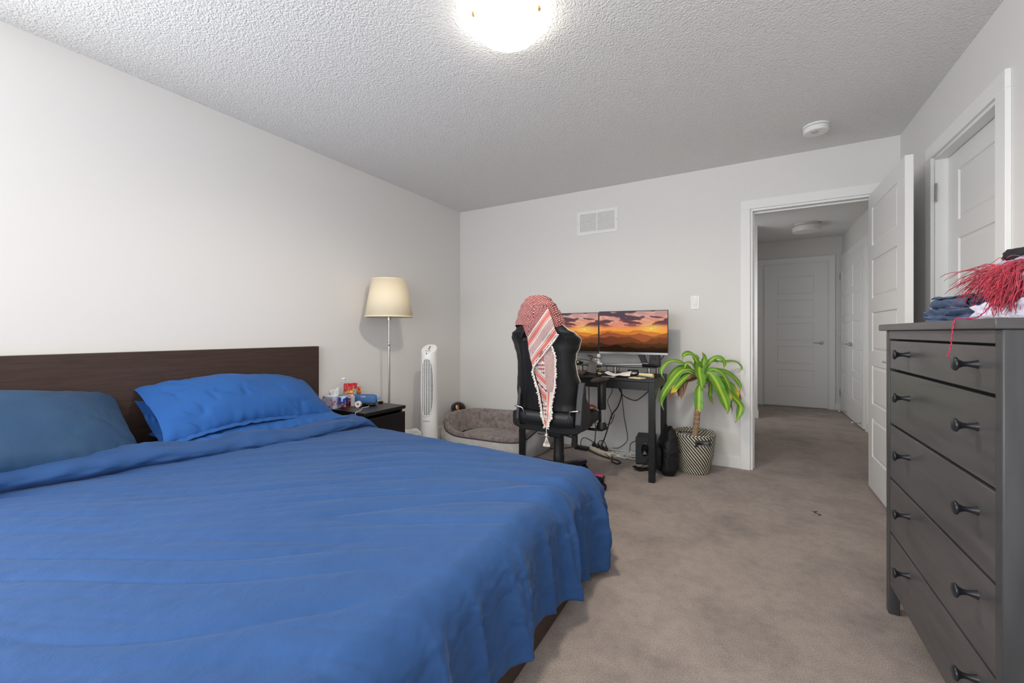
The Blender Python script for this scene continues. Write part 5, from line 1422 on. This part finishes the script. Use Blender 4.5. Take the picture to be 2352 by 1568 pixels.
for z0, z1, zk in ((.946, 1.056, 1.009), (.738, .941, .861), (.530, .733, .661), (.322, .525, .461), (.113, .317, .260)):
    d = db('drawer', FX+.003, FX+.024, DY0+.037, DY1-.037, z0+.002, z1-.002, bevel=.002)
    for y in (1.408, 1.892):
        MB().lathe([(.011, 0), (.0085, .006), (.006, .018), (.0065, .025), (.011, .033), (.0165, .037), (.0165, .040), (.014, .0425), (.001, .0435)], 28,
                   T(FX+.003-ox, y-oy, zk) @ R(-PI/2, 'Y')).build('knob', mKnob, d, angle=60)

# ------------------------------------------------------------------ clothes on the chest
def foldcloth(name, label, cat, m, loc, rz, lx, ly, hz, layers, seed, rag=.012, parent=None, n=(70, 46)):
    """stack of folded layers, soft and rumpled, one closed mesh"""
    def f(s, q):
        a = s*2*PI; k = q
        ca, sa = math.cos(a), math.sin(a)
        # q: 0 bottom centre -> .5 rim -> 1 top centre
        if k < .15: r, z = k/.15*.96, 0
        elif k < .70: r, z = .96+.05*abs(math.sin((k-.15)/.55*PI*layers)), (k-.15)/.55
        else: r, z = 1-(k-.70)/.30, 1
        r = min(r, 1.01)
        x = lx/2*r*math.copysign(abs(ca)**.55, ca); y = ly/2*r*math.copysign(abs(sa)**.55, sa)
        zz = hz*z*(1-.18*r**6*(z > .95)); zz *= 1+.18*nz(x*9, y*9, seed)
        d = rag*(nz(x*16, y*16, z*3+seed)+.5*nz(x*40, y*40, z*5+seed))*min(1, r*2)*(1 if z > .02 else .2)
        return (x+d*ca, y+d*sa, max(0, zz+(d*.8 if z > .5 else 0)))
    o = MB().grid(n[0]*2, n[1], f, cu=True).build(name, m, parent, angle=180)
    if label: at(o, *loc, rz=rz); tag(o, label, cat)
    return o
mDenim = mat('blue_denim', rgb(54, 70, 96), .85, var=(rgb(84, 102, 130), 14, 6, .14), bump=(240, .4, .002))
mTowel = mat('white_waffle_cotton', rgb(222, 218, 230), .9, bump=(170, .8, .003), var=(rgb(205, 205, 226), 10, 3))
mLB = mat('light_blue_marl', rgb(150, 172, 205), .9, bump=(300, .4, .001), var=(rgb(175, 188, 212), 60, 4, .15))
jn = thing('jeans', 'crumpled blue denim jeans on the far end of the chest top', 'jeans', (.600, 1.765, DTOP), .15)
foldcloth('legs', None, None, mDenim, None, 0, .20, .24, .042, 2, 3, .016, jn)
o = foldcloth('folded_part', None, None, mDenim, None, 0, .17, .17, .034, 1, 9, .02, jn); o.location = (.01, -.035, .036)
b = MB()
def rollf(s, q):
    a = q*2*PI*1.35; r = .010+.010*q; y = -.09+.17*s
    return (-.065+r*math.cos(a)+.008*nz(s*4, 2), y, .058+r*math.sin(a)+.008*nz(s*5, 7))
b.grid(30, 30, rollf); b.build('rolled_hem', mDenim, jn, angle=180, solid=.003)
o = foldcloth('waistband', None, None, mat('faded_black_denim', rgb(62, 60, 60), .9), None, 0, .15, .12, .022, 1, 14, .012, jn); o.location = (.035, -.075, .064)
foldcloth('towel', 'folded white waffle towel under the red fringe on the chest', 'towel', mTowel, (.635, 1.435, DTOP), .05, .26, .34, .046, 2, 21, .008)
foldcloth('knitted_top', 'folded pale lavender knit lying on the white waffle towel', 'sweater', mTowel, (.645, 1.400, DTOP+.046), -.06, .24, .32, .054, 2, 27, .012)
foldcloth('folded_shirt', 'folded light blue marl shirt lying on the red fringed shawl', 'shirt', mLB, (.68, 1.535, DTOP+.128), .1, .20, .22, .030, 1, 33, .007)
foldcloth('black_jeans', 'folded black denim with a rivet on top of the light blue shirt', 'trousers', mat('black_denim', rgb(30, 31, 36), .85, bump=(300, .3, .001)), (.70, 1.585, DTOP+.157), .15, .19, .21, .030, 1, 41, .006)
foldcloth('grey_knit_hat', 'grey speckled knit at the very top of the clothes pile', 'knitwear', mat('grey_marl_knit', rgb(150, 146, 142), .95, var=(rgb(95, 92, 90), 190, 3, .08), bump=(190, .8, .003)), (.73, 1.555, DTOP+.186), .15, .13, .17, .042, 1, 47, .006)
# red shawl: body between the layers, fringe strands spilling out towards the bed and the doorway
sh = thing('red_shawl', 'crimson shawl with long twisted fringe spilling over the towel and jeans', 'shawl', (.67, 1.425, DTOP+.092))
mRed = mat('crimson_yarn', rgb(140, 8, 38), .5, var=(rgb(200, 34, 66), 60, 3, .12), sheen=.3, spec=.5)
foldcloth('folded_cloth', None, None, mRed, None, 0, .21, .26, .034, 1, 55, .012, sh)
b = MB(); rq = random.Random(12)
def strand(p, dirv, ln, drop, r=.0012, out=b):
    P = [Vector(p)]; d = Vector(dirv).normalized(); n_ = 9; wob = [rq.uniform(-1, 1) for _ in range(4)]
    for k in range(1, n_+1):
        t_ = k/n_
        q = Vector(p)+d*ln*t_*(1-.25*t_*drop/ln if ln else 1)+Vector((.010*math.sin(t_*6+wob[0]*3)*wob[1]*t_, .010*math.sin(t_*5+wob[2]*3)*wob[3]*t_, -drop*t_*t_+.004*math.sin(t_*9+wob[1]*4)))
        q.z = max(q.z, -.088)
        P.append(q)
    out.tube(P, [r*1.15]*(n_)+[r*.8], 5)
for k in range(620):     # far end tuft, towards the jeans and over the front edge
    y0 = rq.uniform(.0, .10); x0 = rq.uniform(-.12, .06)
    strand((x0, y0, rq.uniform(.010, .040)), (rq.uniform(-.55, .15)-.10, 1, rq.uniform(.0, .40)), rq.uniform(.07, .20), rq.uniform(.025, .10), rq.uniform(.0005, .0008))
for k in range(560):     # front tuft that fans out over the towel
    y0 = rq.gauss(-.065, .014); x0 = rq.uniform(-.150, -.125); sp = rq.uniform(-.9, 1.1)
    strand((x0, y0, rq.uniform(-.01, .036)), (-.75, sp, rq.uniform(-.1, .25)), rq.uniform(.040, .075), rq.uniform(.03, .088)-.012*abs(sp), rq.uniform(.0005, .0008))
for k in range(90):
    strand((rq.uniform(-.13, -.06), rq.uniform(-.12, .08), .034), (rq.uniform(-1, -.2), rq.uniform(-.6, 1), .2), rq.uniform(.03, .09), rq.uniform(.03, .06), .0006)
b.build('fringe', mRed, sh, angle=180, kind='stuff')
mPk = mat('pink_cord', rgb(214, 40, 84), .55)
P = spline([(-.15, -.07, -.02), (-.175, -.045, -.05), (-.188, -.015, -.080), (-.192, .015, -.088), (-.2115, .050, -.089), (-.2165, .056, -.12), (-.2175, .062, -.155), (-.2185, .072, -.178), (-.219, .078, -.188)])
MB().tube([p+Vector((.0012*math.sin(i*1.9), .0018*math.cos(i*1.9), 0)) for i, p in enumerate(P)], .0013, 6).build('loose_cord', mPk, sh, angle=180)

# a bit of dark thread on the carpet
o = MB().tube(spline([(.335, 3.095, .003), (.362, 3.10, .004), (.345, 3.075, .004), (.375, 3.06, .003), (.36, 3.045, .003)]), .0016, 5).build('thread', mCable); tag(o, 'tiny piece of dark thread lying on the open carpet', 'thread')
